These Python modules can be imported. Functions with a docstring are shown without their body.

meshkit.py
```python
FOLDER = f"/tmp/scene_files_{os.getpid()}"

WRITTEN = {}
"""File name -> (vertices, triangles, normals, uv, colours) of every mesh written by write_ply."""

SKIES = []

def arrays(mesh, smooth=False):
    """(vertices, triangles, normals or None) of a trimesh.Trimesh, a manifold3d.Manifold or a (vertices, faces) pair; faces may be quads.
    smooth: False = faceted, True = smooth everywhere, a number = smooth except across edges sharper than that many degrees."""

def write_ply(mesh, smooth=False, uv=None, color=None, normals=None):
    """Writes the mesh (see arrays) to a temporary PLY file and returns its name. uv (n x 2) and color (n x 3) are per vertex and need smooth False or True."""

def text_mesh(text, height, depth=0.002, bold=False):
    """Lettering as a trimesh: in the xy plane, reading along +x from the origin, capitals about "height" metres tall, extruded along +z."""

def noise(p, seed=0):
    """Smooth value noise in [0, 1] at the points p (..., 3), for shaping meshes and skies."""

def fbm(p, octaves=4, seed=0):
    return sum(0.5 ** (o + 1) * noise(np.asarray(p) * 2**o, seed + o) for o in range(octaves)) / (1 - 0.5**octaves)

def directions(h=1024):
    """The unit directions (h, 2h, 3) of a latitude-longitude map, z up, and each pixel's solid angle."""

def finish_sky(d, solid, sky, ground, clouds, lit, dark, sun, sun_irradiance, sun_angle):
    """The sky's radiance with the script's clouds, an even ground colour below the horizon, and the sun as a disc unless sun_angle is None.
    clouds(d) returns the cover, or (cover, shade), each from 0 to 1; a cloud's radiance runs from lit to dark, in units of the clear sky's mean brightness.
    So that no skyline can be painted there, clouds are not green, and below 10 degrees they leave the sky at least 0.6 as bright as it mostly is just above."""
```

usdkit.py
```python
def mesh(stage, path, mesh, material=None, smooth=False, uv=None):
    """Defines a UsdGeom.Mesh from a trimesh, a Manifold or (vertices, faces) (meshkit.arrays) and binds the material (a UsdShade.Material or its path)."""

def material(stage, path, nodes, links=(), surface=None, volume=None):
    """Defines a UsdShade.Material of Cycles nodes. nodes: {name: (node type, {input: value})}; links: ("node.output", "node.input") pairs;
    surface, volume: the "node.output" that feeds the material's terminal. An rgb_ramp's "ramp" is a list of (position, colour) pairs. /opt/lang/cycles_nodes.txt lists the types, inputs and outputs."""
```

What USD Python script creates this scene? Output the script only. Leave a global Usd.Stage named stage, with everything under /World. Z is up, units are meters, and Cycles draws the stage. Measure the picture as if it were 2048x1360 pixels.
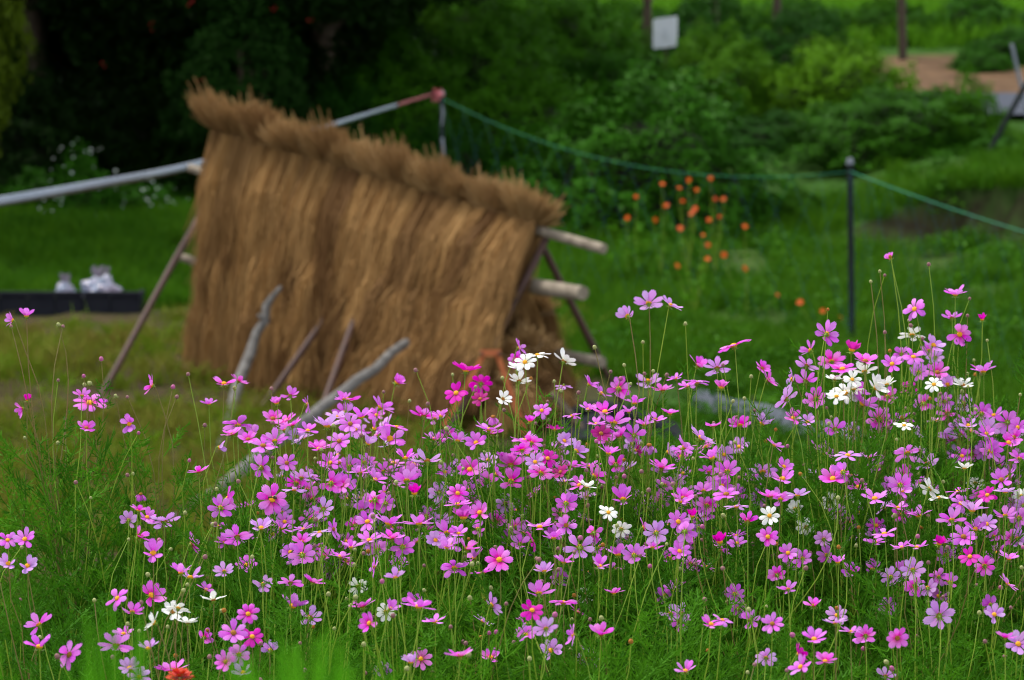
import math, random
import numpy as np, trimesh, usdkit, meshkit
from scipy.cluster.vq import kmeans2
from pxr import Usd, UsdGeom, UsdLux, UsdShade, Sdf, Gf, Vt

stage = Usd.Stage.CreateInMemory()
UsdGeom.SetStageUpAxis(stage, 'Z')
UsdGeom.SetStageMetersPerUnit(stage, 1.0)
UsdGeom.Xform.Define(stage, '/World')

# ------------------------------------------------------------------ camera, sky, sun
CAM_Z, PITCH, FPX = 3.9, 0.119, 7680.0
cam = UsdGeom.Camera.Define(stage, '/World/camera')
cam.CreateHorizontalApertureAttr(36.0)
cam.CreateVerticalApertureAttr(36.0 * 680 / 1024)
cam.CreateFocalLengthAttr(135.0)
cam.CreateFStopAttr(7.6)
cam.CreateFocusDistanceAttr(8.1)
cam.CreateClippingRangeAttr(Gf.Vec2f(0.3, 2000))
cam.CreateExposureAttr(1.78)
cam.AddTranslateOp().Set(Gf.Vec3d(0, 0, CAM_Z))
cam.AddRotateXOp().Set(90.0 - math.degrees(PITCH))

SUN_TO = np.array([-0.40, 0.24, 0.9]); SUN_TO = SUN_TO / np.linalg.norm(SUN_TO)
EL, AZ = math.asin(SUN_TO[2]), math.atan2(SUN_TO[0], SUN_TO[1])
usdkit.material(stage, '/World/Looks/sky_light', {
    'tc': ('texture_coordinate', {}),
    'map': ('mapping', {'scale': (1.0, 1.0, 2.2)}),
    'sky': ('sky_texture', {'sky_type': 'single_scattering', 'sun_disc': False, 'sun_elevation': EL, 'sun_rotation': AZ}),
    'cl': ('noise_texture', {'scale': 2.3, 'detail': 6.0, 'roughness': 0.6}),
    'rp': ('rgb_ramp', {'ramp': [(0.25, (0.55, 0.55, 0.55)), (0.62, (0.97, 0.97, 0.97))]}),
    'white': ('color', {'value': (7.5, 7.6, 7.8)}),
    'mx': ('mix', {'mix_type': 'mix'}),
    'bg': ('background_shader', {'strength': 0.052})},
    [('tc.generated', 'map.vector'), ('map.vector', 'cl.vector'), ('cl.fac', 'rp.fac'), ('rp.color', 'mx.fac'), ('sky.color', 'mx.color1'),
     ('white.color', 'mx.color2'), ('mx.color', 'bg.color')], surface='bg.background')
dome = UsdLux.DomeLight.Define(stage, '/World/sky')
UsdShade.MaterialBindingAPI.Apply(dome.GetPrim()).Bind(UsdShade.Material.Get(stage, '/World/Looks/sky_light'))
dome.GetPrim().SetCustomDataByKey('kind', 'structure')
dome.GetPrim().SetCustomDataByKey('label', 'pale overcast sky above the garden')
sun = UsdLux.DistantLight.Define(stage, '/World/sun')
sun.CreateIntensityAttr(0.4); sun.CreateAngleAttr(14.0); sun.CreateNormalizeAttr(True)
sun.CreateColorAttr(Gf.Vec3f(1.0, 0.95, 0.86))
_z = Gf.Vec3d(*map(float, SUN_TO)); _x = Gf.Cross(Gf.Vec3d(0, 1, 0), _z).GetNormalized(); _y = Gf.Cross(_z, _x)
sun.AddTransformOp().Set(Gf.Matrix4d(*_x, 0, *_y, 0, *_z, 0, 0, 0, 0, 1))


def at(px, py, d):
    """The point of the place seen at a photo pixel (2048 x 1360), d metres ahead."""
    a = (680 - py) / FPX
    c, s = math.cos(PITCH), math.sin(PITCH)
    fwd, up = c + a * s, -s + a * c
    return np.array([(px - 1024) / FPX * d / fwd, d, CAM_Z + up / fwd * d])


# ------------------------------------------------------------------ helpers
taken = {}


def numbered(parent, name):
    k = taken.get((parent, name), 0)
    taken[(parent, name)] = k + 1
    return f'{parent}/{name}' + (f'_{k:03d}' if k else '')


def tag(prim, label=None, category=None, group=None, kind=None):
    p = prim.GetPrim() if hasattr(prim, 'GetPrim') else prim
    for k, v in (('label', label), ('category', category), ('group', group), ('kind', kind)):
        if v:
            p.SetCustomDataByKey(k, v)
    return p


def thing(name, label, category, loc=(0, 0, 0), rz=0.0, group=None, kind=None, scale=None):
    x = UsdGeom.Xform.Define(stage, numbered('/World', name))
    x.AddTranslateOp().Set(Gf.Vec3d(*map(float, loc)))
    if rz:
        x.AddRotateZOp().Set(math.degrees(rz))
    if scale is not None:
        x.AddScaleOp().Set(Gf.Vec3f(*map(float, scale)))
    return tag(x, label, category, group, kind)


def part(name, mesh, mat, parent='/World', smooth=False, uv=None, kind=None, label=None):
    path = parent if isinstance(parent, str) else str(parent.GetPath())
    m = usdkit.mesh(stage, numbered(path, name), mesh, '/World/Looks/' + mat, smooth=smooth, uv=uv)
    return tag(m, label, None, None, kind)


def copy_of(path, parent, name, matrix=None, loc=None, rz=0.0, scale=None):
    par = parent if isinstance(parent, str) else str(parent.GetPath())
    x = UsdGeom.Xform.Define(stage, numbered(par, name))
    if matrix is not None:
        x.AddTransformOp().Set(Gf.Matrix4d(*[float(v) for v in np.asarray(matrix).T.ravel()]))
    else:
        x.AddTranslateOp().Set(Gf.Vec3d(*map(float, loc)))
        if rz:
            x.AddRotateZOp().Set(math.degrees(rz))
        if scale is not None:
            x.AddScaleOp().Set(Gf.Vec3f(*map(float, scale)))
    p = x.GetPrim()
    p.GetReferences().AddInternalReference(path)
    p.SetInstanceable(True)
    return p


class MB:
    def __init__(s):
        s.v, s.f, s.uv, s.n = [], [], [], 0

    def add(s, v, f, uv=None):
        v = np.asarray(v, float); f = np.asarray(f, int)
        if f.shape[1] == 4:
            f = np.vstack([f[:, [0, 1, 2]], f[:, [0, 2, 3]]])
        s.v.append(v); s.f.append(f + s.n); s.n += len(v)
        s.uv.append(np.zeros((len(v), 2)) if uv is None else np.asarray(uv, float))
        return s

    def add_mesh(s, m):
        return s.add(np.array(m.vertices), np.array(m.faces))

    def get(s):
        return np.vstack(s.v), np.vstack(s.f)

    def uvs(s):
        return np.vstack(s.uv)


def tube(points, radii, sides=6, caps=True):
    p = np.asarray(points, float)
    r = np.broadcast_to(np.asarray(radii, float), (len(p),))
    t = np.gradient(p, axis=0)
    t /= np.linalg.norm(t, axis=1, keepdims=True) + 1e-12
    ref = np.array([0, 0, 1.0]) if abs(t[:, 2].mean()) < 0.8 else np.array([1.0, 0, 0])
    a = np.cross(t, ref); a /= np.linalg.norm(a, axis=1, keepdims=True) + 1e-12
    b = np.cross(t, a)
    ang = np.arange(sides) * 2 * np.pi / sides
    v = p[:, None] + r[:, None, None] * (np.cos(ang)[None, :, None] * a[:, None] + np.sin(ang)[None, :, None] * b[:, None])
    i, j = np.meshgrid(np.arange(len(p) - 1), np.arange(sides), indexing='ij')
    q = np.stack([i * sides + j, i * sides + (j + 1) % sides, (i + 1) * sides + (j + 1) % sides, (i + 1) * sides + j], -1).reshape(-1, 4)
    f = np.vstack([q[:, [0, 1, 2]], q[:, [0, 2, 3]]])
    v = v.reshape(-1, 3)
    if caps:
        n = len(v)
        v = np.vstack([v, p[0], p[-1]])
        k = np.arange(sides)
        f = np.vstack([f, np.stack([np.full(sides, n), (k + 1) % sides, k], 1), np.stack([np.full(sides, n + 1), (len(p) - 1) * sides + k, (len(p) - 1) * sides + (k + 1) % sides], 1)])
    return v, f


def bezier(p0, p1, p2, p3, n=7):
    t = np.linspace(0, 1, n)[:, None]
    return (1 - t) ** 3 * p0 + 3 * (1 - t) ** 2 * t * p1 + 3 * (1 - t) * t * t * p2 + t ** 3 * p3


def unit(v):
    v = np.asarray(v, float)
    return v / (np.linalg.norm(v, axis=-1, keepdims=True) + 1e-12)


def strips(p0, p1, p2, w, rng, tip=0.3):
    """Many thin bent blades at once: base, middle and tip points (n,3), widths (n,)."""
    n = len(p0)
    side = unit(np.cross(p2 - p0, unit(rng.normal(size=(n, 3)))))
    s = side * np.asarray(w).reshape(-1, 1) / 2
    v = np.stack([p0 - s, p0 + s, p1 + s, p1 - s, p2 + s * tip, p2 - s * tip], 1).reshape(-1, 3)
    b = np.arange(n)[:, None] * 6
    f = np.vstack([b + [[0, 1, 2]], b + [[0, 2, 3]], b + [[3, 2, 4]], b + [[3, 4, 5]]])
    return v, f


def leaves(c, nrm, size, rng, narrow=0.45, jit=.55):
    """Folded rhombic leaves at centres c facing about nrm."""
    n = len(c)
    nrm = unit(nrm + rng.normal(size=(n, 3)) * jit)
    d = unit(np.cross(nrm, rng.normal(size=(n, 3))))
    e = np.cross(nrm, d)
    L = np.asarray(size).reshape(-1, 1) * rng.uniform(0.65, 1.25, (n, 1))
    W = L * narrow
    v = np.stack([c - d * L / 2, c + e * W / 2 + nrm * L * .10, c + d * L / 2 - nrm * L * .12, c - e * W / 2 + nrm * L * .10], 1).reshape(-1, 3)
    b = np.arange(n)[:, None] * 4
    return v, np.vstack([b + [[0, 1, 2]], b + [[0, 2, 3]]])


def smoothstep(a, b, x):
    t = np.clip((np.asarray(x, float) - a) / (b - a), 0, 1)
    return t * t * (3 - 2 * t)


# ------------------------------------------------------------------ materials
def leafy(name, cols, trans=0.35, rough=0.55, spec=0.3, ov=.25):
    spec = spec * .15
    cols = [(c[0], c[1], c[2] * .4) if c[1] > 1.25 * c[0] else c for c in cols]
    n = len(cols)
    usdkit.material(stage, '/World/Looks/' + name, {
        'g': ('geometry', {}), 'o': ('object_info', {}),
        'add': ('math', {'math_type': 'multiply_add', 'value2': 1 - ov}),
        'sc': ('math', {'math_type': 'multiply', 'value2': ov}),
        'r': ('rgb_ramp', {'ramp': [(i / (n - 1), c) for i, c in enumerate(cols)]}),
        'p': ('principled_bsdf', {'roughness': rough, 'specular_ior_level': spec}),
        't': ('translucent_bsdf', {}), 'm': ('mix_closure', {'fac': trans})},
        [('o.random', 'sc.value1'), ('g.random_per_island', 'add.value1'), ('sc.value', 'add.value3'), ('add.value', 'r.fac'), ('r.color', 'p.base_color'), ('r.color', 't.color'),
         ('p.BSDF', 'm.closure1'), ('t.BSDF', 'm.closure2')], surface='m.closure')


def rough_mat(name, c1, c2, scale=12.0, rough=0.8, bump=0.4, stretch=(1, 1, 1), spec=0.3, metallic=0.0, dist=0.01):
    usdkit.material(stage, '/World/Looks/' + name, {
        'tc': ('texture_coordinate', {}), 'mp': ('mapping', {'scale': stretch}),
        'n': ('noise_texture', {'scale': scale, 'detail': 6.0, 'roughness': 0.65}),
        'r': ('rgb_ramp', {'ramp': [(0.3, c1), (0.7, c2)]}),
        'b': ('bump', {'strength': bump, 'distance': dist}),
        'p': ('principled_bsdf', {'roughness': rough, 'specular_ior_level': spec, 'metallic': metallic})},
        [('tc.object', 'mp.vector'), ('mp.vector', 'n.vector'), ('n.fac', 'r.fac'), ('r.color', 'p.base_color'), ('n.fac', 'b.height'), ('b.normal', 'p.normal')], surface='p.BSDF')


def petal_mat(name, inner, mid, outer, trans=0.4, hue=(.494, .506), sat=(.97, 1.05)):
    usdkit.material(stage, '/World/Looks/' + name, {
        'a': ('attribute', {'attribute': 'st'}), 's': ('separate_xyz', {}), 'o': ('object_info', {}), 'tc': ('texture_coordinate', {}),
        'r': ('rgb_ramp', {'ramp': [(0.0, inner), (0.18, inner), (0.42, mid), (1.0, outer)]}),
        'mul': ('math', {'math_type': 'multiply', 'value2': 62.0}), 'sin': ('math', {'math_type': 'sine'}),
        'vr': ('map_range', {'from_min': -1.0, 'from_max': 1.0, 'to_min': 0.80, 'to_max': 1.08}),
        'hs': ('map_range', {'from_min': 0.0, 'from_max': 1.0, 'to_min': hue[0], 'to_max': hue[1]}),
        'h': ('hsv', {'fac': 1.0}), 'k1': ('math', {'math_type': 'multiply', 'value2': 17.3}), 'k2': ('math', {'math_type': 'fraction'}), 'sa': ('map_range', {'from_min': 0.0, 'from_max': 1.0, 'to_min': sat[0], 'to_max': sat[1]}),
        'p': ('principled_bsdf', {'roughness': 0.6, 'specular_ior_level': 0.2}),
        't': ('translucent_bsdf', {}), 'm': ('mix_closure', {'fac': trans})},
        [('a.vector', 's.vector'), ('s.x', 'r.fac'), ('s.y', 'mul.value1'), ('mul.value', 'sin.value1'), ('sin.value', 'vr.value'), ('vr.result', 'h.value'),
         ('o.random', 'hs.value'), ('o.random', 'k1.value1'), ('k1.value', 'k2.value1'), ('k2.value', 'sa.value'), ('sa.result', 'h.saturation'), ('hs.result', 'h.hue'), ('r.color', 'h.color'), ('h.color', 'p.base_color'), ('h.color', 't.color'), ('p.BSDF', 'm.closure1'), ('t.BSDF', 'm.closure2')], surface='m.closure')


leafy('cosmos_leaf', [(.03, .12, .014), (.075, .235, .022), (.13, .34, .03), (.21, .41, .05)], 0.38)
leafy('cosmos_leaf_far', [(.07, .28, .02), (.11, .36, .03), (.16, .42, .05)], 0.5)
rough_mat('cosmos_stem', (.20, .29, .02), (.12, .23, .016), 9.0, 0.5, 0.1)
rough_mat('cosmos_stem_red', (.16, .075, .03), (.13, .17, .03), 4.0, 0.5, 0.1, (1, 1, .5))
petal_mat('petal_pink', (.64, .075, .60), (.74, .15, .74), (.78, .19, .82), 0.4, (.468, .503), (.85, 1.1))
petal_mat('petal_rose', (.70, .015, .34), (.76, .105, .64), (.78, .165, .76), 0.4, (.468, .503), (.85, 1.1))
petal_mat('petal_pale', (.58, .19, .64), (.66, .28, .76), (.70, .34, .82), 0.4, (.468, .503), (.85, 1.1))
petal_mat('petal_magenta', (.54, .003, .30), (.66, .010, .46), (.70, .014, .52))
petal_mat('petal_crimson', (.30, .003, .12), (.38, .006, .19), (.44, .009, .25))
petal_mat('petal_white', (.72, .76, .62), (.83, .84, .82), (.86, .87, .88), 0.3)
petal_mat('petal_orange', (.55, .05, .002), (.62, .075, .002), (.66, .10, .003), 0.3)
petal_mat('petal_red', (.35, .01, .008), (.5, .015, .01), (.55, .03, .01), 0.2)
rough_mat('flower_disc', (.55, .20, .008), (.80, .42, .02), 900.0, 0.8, 0.8, dist=.001)
rough_mat('disc_brown', (.13, .05, .012), (.42, .17, .012), 700.0, 0.8, 0.8, dist=.001)
rough_mat('bud_pink', (.38, .05, .24), (.24, .12, .13), 160.0, 0.6, 0.2)
rough_mat('bud_green', (.20, .24, .06), (.33, .34, .16), 160.0, 0.6, 0.2)
rough_mat('bud_plum', (.16, .05, .08), (.25, .15, .12), 160.0, 0.6, 0.2)
leafy('straw', [(.15, .078, .032), (.42, .25, .098), (.58, .37, .15), (.70, .48, .21), (.29, .16, .066), (.76, .58, .28)], 0.15, 0.6, 0.25, .18)
leafy('straw_butt', [(.20, .11, .045), (.50, .33, .15), (.66, .48, .25), (.36, .215, .09)], 0.15, 0.6, 0.25)
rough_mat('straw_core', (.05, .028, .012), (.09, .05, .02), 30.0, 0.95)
rough_mat('twine', (.10, .06, .028), (.15, .09, .04), 60.0)
rough_mat('rusty_steel', (.070, .032, .024), (.042, .025, .022), 22.0, 0.65, 0.3, (1, 1, .4))
rough_mat('orange_rust', (.50, .15, .055), (.34, .09, .035), 18.0, 0.8, 0.3)
rough_mat('weathered_wood', (.27, .23, .18), (.10, .082, .062), 16.0, 0.9, 0.9, (1, 1, 1))
rough_mat('grey_wood', (.16, .155, .15), (.045, .042, .04), 14.0, 0.9, 0.9)
rough_mat('wood_end', (.12, .09, .065), (.20, .16, .12), 40.0, 0.9, 0.4)
rough_mat('white_tape', (.34, .39, .47), (.26, .31, .39), 3.0, 0.5, 0.05)
rough_mat('pink_ribbon', (.50, .14, .17), (.40, .11, .13), 20.0, 0.6, 0.1)
rough_mat('green_cord', (.008, .16, .085), (.014, .21, .11), 40.0, 0.5, 0.1)
rough_mat('dark_post', (.010, .016, .017), (.017, .021, .02), 20.0, 0.9, 0.2, spec=.1)
rough_mat('net_thread', (.012, .05, .10), (.02, .09, .13), 20.0, 0.6, 0.1)
rough_mat('black_plastic', (.008, .009, .014), (.014, .015, .02), 6.0, 0.9, 0.2, spec=.08)
rough_mat('grey_plastic', (.20, .22, .27), (.13, .145, .18), 5.0, 0.5, 0.1, (1, 1, 1))
rough_mat('sign_white', (.72, .76, .84), (.66, .70, .80), 3.0, 0.4, 0.02)
rough_mat('sign_grey', (.56, .60, .70), (.62, .66, .75), 6.0, 0.5, 0.02)
rough_mat('brown_pole', (.055, .040, .024), (.035, .026, .017), 15.0, 0.8, 0.3)
rough_mat('bark', (.04, .03, .02), (.07, .052, .035), 14.0, 0.9, 0.8)
rough_mat('asphalt', (.05, .057, .075), (.068, .076, .098), 60.0, 1.0, 0.2, spec=.02)
rough_mat('bag_plastic', (.16, .26, .38), (.36, .27, .33), 7.0, 0.25, 0.3, spec=0.6)
rough_mat('bag_knot', (.17, .15, .20), (.24, .21, .26), 30.0, 0.4, 0.3)
rough_mat('bee_brown', (.03, .02, .01), (.06, .04, .015), 300.0, 0.6, 0.2)
leafy('bush_leaf', [(.018, .08, .006), (.05, .16, .010), (.12, .26, .014), (.20, .33, .02), (.06, .18, .010)], 0.15, 0.5, 0.3)
leafy('bush_leaf_warm', [(.03, .11, .010), (.09, .22, .014), (.18, .32, .018), (.22, .22, .03), (.09, .21, .013)], 0.15, 0.5, 0.3)
leafy('bush_leaf_deep', [(.012, .06, .008), (.03, .12, .010), (.07, .19, .014), (.11, .25, .018)], 0.1, 0.5, 0.3)
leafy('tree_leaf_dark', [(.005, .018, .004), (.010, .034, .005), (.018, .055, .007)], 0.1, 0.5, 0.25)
leafy('tree_leaf_glossy', [(.006, .025, .005), (.014, .055, .008), (.03, .10, .012)], 0.1)
leafy('tree_leaf_olive', [(.05, .085, .010), (.09, .13, .012), (.12, .16, .016)], 0.3, 0.5, 0.3)
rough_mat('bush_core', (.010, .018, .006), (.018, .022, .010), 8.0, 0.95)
leafy('grass_green', [(.028, .10, .010), (.065, .165, .013), (.12, .23, .018), (.18, .23, .045)], 0.3, 0.55, 0.25)
leafy('grass_stubble', [(.15, .12, .025), (.09, .17, .014), (.17, .21, .02), (.19, .14, .035), (.07, .17, .014)], 0.3, 0.6, 0.2)
leafy('grass_field', [(.07, .20, .02), (.10, .25, .03), (.13, .28, .04)], 0.3, 0.6, 0.2)
leafy('white_petal_bits', [(.45, .52, .50), (.62, .68, .66)], 0.3)
leafy('red_bits', [(.16, .012, .012), (.22, .03, .02), (.18, .05, .02)], 0.2)
usdkit.material(stage, '/World/Looks/ground', {
    'a': ('attribute', {'attribute': 'tint'}), 'g': ('geometry', {}),
    'n': ('noise_texture', {'scale': 3.0, 'detail': 8.0, 'roughness': 0.7}), 'r': ('rgb_ramp', {'ramp': [(0.3, (.55, .5, .45)), (0.7, (1.35, 1.3, 1.2))]}),
    'm': ('mix', {'mix_type': 'multiply', 'fac': 1.0}), 'b': ('bump', {'strength': 0.6, 'distance': 0.05}), 'p': ('principled_bsdf', {'roughness': 0.95, 'specular_ior_level': 0.1})},
    [('g.position', 'n.vector'), ('n.fac', 'r.fac'), ('a.color', 'm.color1'), ('r.color', 'm.color2'), ('m.color', 'p.base_color'), ('n.fac', 'b.height'), ('b.normal', 'p.normal')], surface='p.BSDF')


# ------------------------------------------------------------------ ground
BASE_D = [0, 10.8, 13.5, 34.5, 39, 41.5, 44.5, 47.5, 50, 53, 60, 70, 100, 300]
BASE_Z = [1.35, 1.35, 0, 0, .12, .22, .75, 1.08, 1.3, 1.55, 1.9, 2.5, 5.0, 40]


def ground_z(x, d):
    x, d = np.asarray(x, float), np.asarray(d, float)
    z = np.interp(d, BASE_D, BASE_Z)
    z = z + .22 * smoothstep(0.5, -2.0, x) * smoothstep(34.8, 38.5, d) * smoothstep(46, 42, d)
    edge = 39.8 - 0.12 * (x - 3.2) + .12 * np.sin(x * 3.1)
    hgt = .62 * smoothstep(2.6, 5.2, x)
    z = z + hgt * smoothstep(edge - .12, edge + .12, d) * (1 - smoothstep(edge + 1.8, edge + 5.5, d))
    z = z + .05 * (meshkit.fbm(np.stack([x * 1.3, d * 1.3, 0 * d], -1), 3, 5) - .5) * smoothstep(11, 14, d)
    z = z + .05 * (meshkit.fbm(np.stack([x * 3.3, d * 3.3, 0 * d], -1), 2, 7) - .5)
    return z


xs = np.concatenate([np.linspace(-150, -14, 20), np.arange(-13, 13.01, .22), np.linspace(14, 150, 20)])
ds = np.concatenate([np.arange(-8, 30, .4), np.arange(30, 55, .18), np.arange(55, 80, .8), np.geomspace(80, 320, 24)])
X, D = np.meshgrid(xs, ds, indexing='ij')
Z = ground_z(X, D)
V = np.stack([X, D, Z], -1).reshape(-1, 3)
ni, nj = X.shape
I, J = np.meshgrid(np.arange(ni - 1), np.arange(nj - 1), indexing='ij')
Q = np.stack([I * nj + J, (I + 1) * nj + J, (I + 1) * nj + J + 1, I * nj + J + 1], -1).reshape(-1, 4)
soil, grassc, stub, dirt, fieldg = map(np.array, ((.055, .042, .028), (.022, .07, .008), (.042, .032, .017), (.095, .06, .036), (.09, .23, .03)))
x_, d_ = V[:, 0], V[:, 1]
nz = meshkit.fbm(np.stack([x_ * .9, d_ * .9, 0 * x_], -1), 4, 3)
tint = np.where((d_ < 12.5)[:, None], soil, stub)
right = smoothstep(0.2, 1.2, x_ - (d_ - 28) * .12) * smoothstep(22, 26, d_)
tint = tint * (1 - right[:, None]) + grassc * right[:, None]
far = smoothstep(34.2, 35.4, d_)
tint = tint * (1 - far[:, None]) + grassc * far[:, None]
bare = smoothstep(.56, .66, nz) * smoothstep(1, 2, x_) * smoothstep(24, 27, d_) * (d_ < 44) * .12
tint = tint * (1 - bare[:, None]) + np.array([.13, .085, .05]) * bare[:, None]
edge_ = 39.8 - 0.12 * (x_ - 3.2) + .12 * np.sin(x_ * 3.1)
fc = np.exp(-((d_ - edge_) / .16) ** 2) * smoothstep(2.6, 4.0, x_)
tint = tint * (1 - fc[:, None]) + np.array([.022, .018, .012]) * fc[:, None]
db = smoothstep(3.6, 4.6, x_) * smoothstep(48.0, 48.5, d_) * smoothstep(53.2, 52.2, d_)
tint = tint * (1 - db[:, None]) + dirt * db[:, None]
ff = smoothstep(55, 58, d_)
tint = tint * (1 - ff[:, None]) + fieldg * ff[:, None]
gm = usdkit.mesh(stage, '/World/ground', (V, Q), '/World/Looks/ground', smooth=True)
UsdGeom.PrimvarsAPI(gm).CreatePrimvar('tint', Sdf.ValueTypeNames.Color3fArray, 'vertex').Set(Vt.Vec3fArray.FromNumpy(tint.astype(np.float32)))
tag(gm, 'sloping garden ground of soil, stubble field and grass', None, None, 'structure')

rx = np.linspace(3.2, 30, 60); rt = np.linspace(0, 1, 5)
RX, RT = np.meshgrid(rx, rt, indexing='ij')
RD = 46.7 + RT * 1.7 + (RX - 6) * .05
RV = np.stack([RX, RD, ground_z(RX, RD) * 0 + np.interp(RD, BASE_D, BASE_Z) + .09], -1).reshape(-1, 3)
I, J = np.meshgrid(np.arange(59), np.arange(4), indexing='ij')
RQ = np.stack([I * 5 + J, (I + 1) * 5 + J, (I + 1) * 5 + J + 1, I * 5 + J + 1], -1).reshape(-1, 4)
tag(part('road', (RV, RQ), 'asphalt', smooth=True), 'grey asphalt road behind the shrubs at the top right', None, None, 'structure')


# ------------------------------------------------------------------ grass (uncountable)
def instancer(name, meshes, mat, pts, scl, rng, label, tilt=0.12, zs=None):
    pi = UsdGeom.PointInstancer.Define(stage, numbered('/World', name))
    path = str(pi.GetPath())
    for k, m in enumerate(meshes):
        q = usdkit.mesh(stage, f'{path}/blade_clump_{k:03d}', m, '/World/Looks/' + mat)
        pi.CreatePrototypesRel().AddTarget(q.GetPath())
    n = len(pts)
    pi.CreateProtoIndicesAttr(Vt.IntArray.FromNumpy(rng.integers(0, len(meshes), n).astype(np.int32)))
    pi.CreatePositionsAttr(Vt.Vec3fArray.FromNumpy(np.asarray(pts, np.float32)))
    s = np.repeat(np.asarray(scl)[:, None], 3, 1)
    if zs is not None:
        s[:, 2] *= zs
    pi.CreateScalesAttr(Vt.Vec3fArray.FromNumpy(s.astype(np.float32)))
    a = rng.uniform(0, 2 * np.pi, n)
    t = rng.normal(0, tilt, (n, 2))
    q = np.stack([np.cos(a / 2), t[:, 0] / 2, t[:, 1] / 2, np.sin(a / 2)], 1)
    q /= np.linalg.norm(q, axis=1, keepdims=True)
    pi.CreateOrientationsAttr(Vt.QuathArray([Gf.Quath(float(r[0]), float(r[1]), float(r[2]), float(r[3])) for r in q]))
    tag(pi, label, None, None, 'stuff')


def grass_clump(rng, n=46, spread=.10, h=.22, w=.008, lean=.5):
    p0 = np.c_[rng.normal(0, spread, (n, 2)), np.zeros(n) - .02]
    a = rng.uniform(0, 2 * np.pi, n); l = rng.uniform(.1, lean, n) * h
    H = h * rng.uniform(.5, 1.1, n)
    dirv = np.c_[np.cos(a), np.sin(a), 0 * a]
    p1 = p0 + dirv * (l * .35)[:, None] + np.c_[0 * a, 0 * a, H * .6]
    p2 = p0 + dirv * l[:, None] * 1.4 + np.c_[0 * a, 0 * a, H]
    return strips(p0, p1, p2, w * rng.uniform(.7, 1.4, n), rng, .15)


def weed_clump(rng, n=60):
    c = np.c_[rng.normal(0, .10, (n, 2)), rng.uniform(.02, .2, n)]
    return leaves(c, np.array([0, 0, 1.0]) + c * 2, .06, rng, .5)


R = np.random.default_rng(11)
clumps = [grass_clump(R) for _ in range(4)]


def scatter(n, x0, x1, d0, d1, keep=None):
    p = np.c_[R.uniform(x0, x1, n), R.uniform(d0, d1, n)]
    if keep is not None:
        p = p[keep(p[:, 0], p[:, 1])]
    return np.c_[p, ground_z(p[:, 0], p[:, 1])]


def noise2(x, d, s, seed=0):
    return meshkit.fbm(np.stack([x * s, d * s, 0 * x], -1), 3, seed)


p = scatter(15000, -1.5, 8, 23, 47, lambda x, d: ((d < 41.8) | (x > 5.4) & (d < 45.5)) & (x > .2 + (d - 28) * .10 + R.normal(0, .25, len(x))) & (noise2(x, d, .9, 3) < .60) | (d > 34.8) & (d < 41.5) & (noise2(x, d, .9, 3) < .62))
s = R.uniform(.5, 1.25, len(p)) * (1 - .3 * (noise2(p[:, 0], p[:, 1], .5, 9) > .5))
ed = 39.8 - 0.12 * (p[:, 0] - 3.2) + .12 * np.sin(p[:, 0] * 3.1)
ok_ = ~((p[:, 0] > 2.8) & (p[:, 1] > ed - .45) & (p[:, 1] < ed + .08))
p, s = p[ok_], s[ok_]
instancer('grass', clumps, 'grass_green', p, s, R, 'green grass and weeds covering the plot right of the straw rack')
p = scatter(2600, -1, 7, 24, 41.5, lambda x, d: (x > .4 + (d - 28) * .10) & (noise2(x, d, 1.3, 31) > .5))
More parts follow.
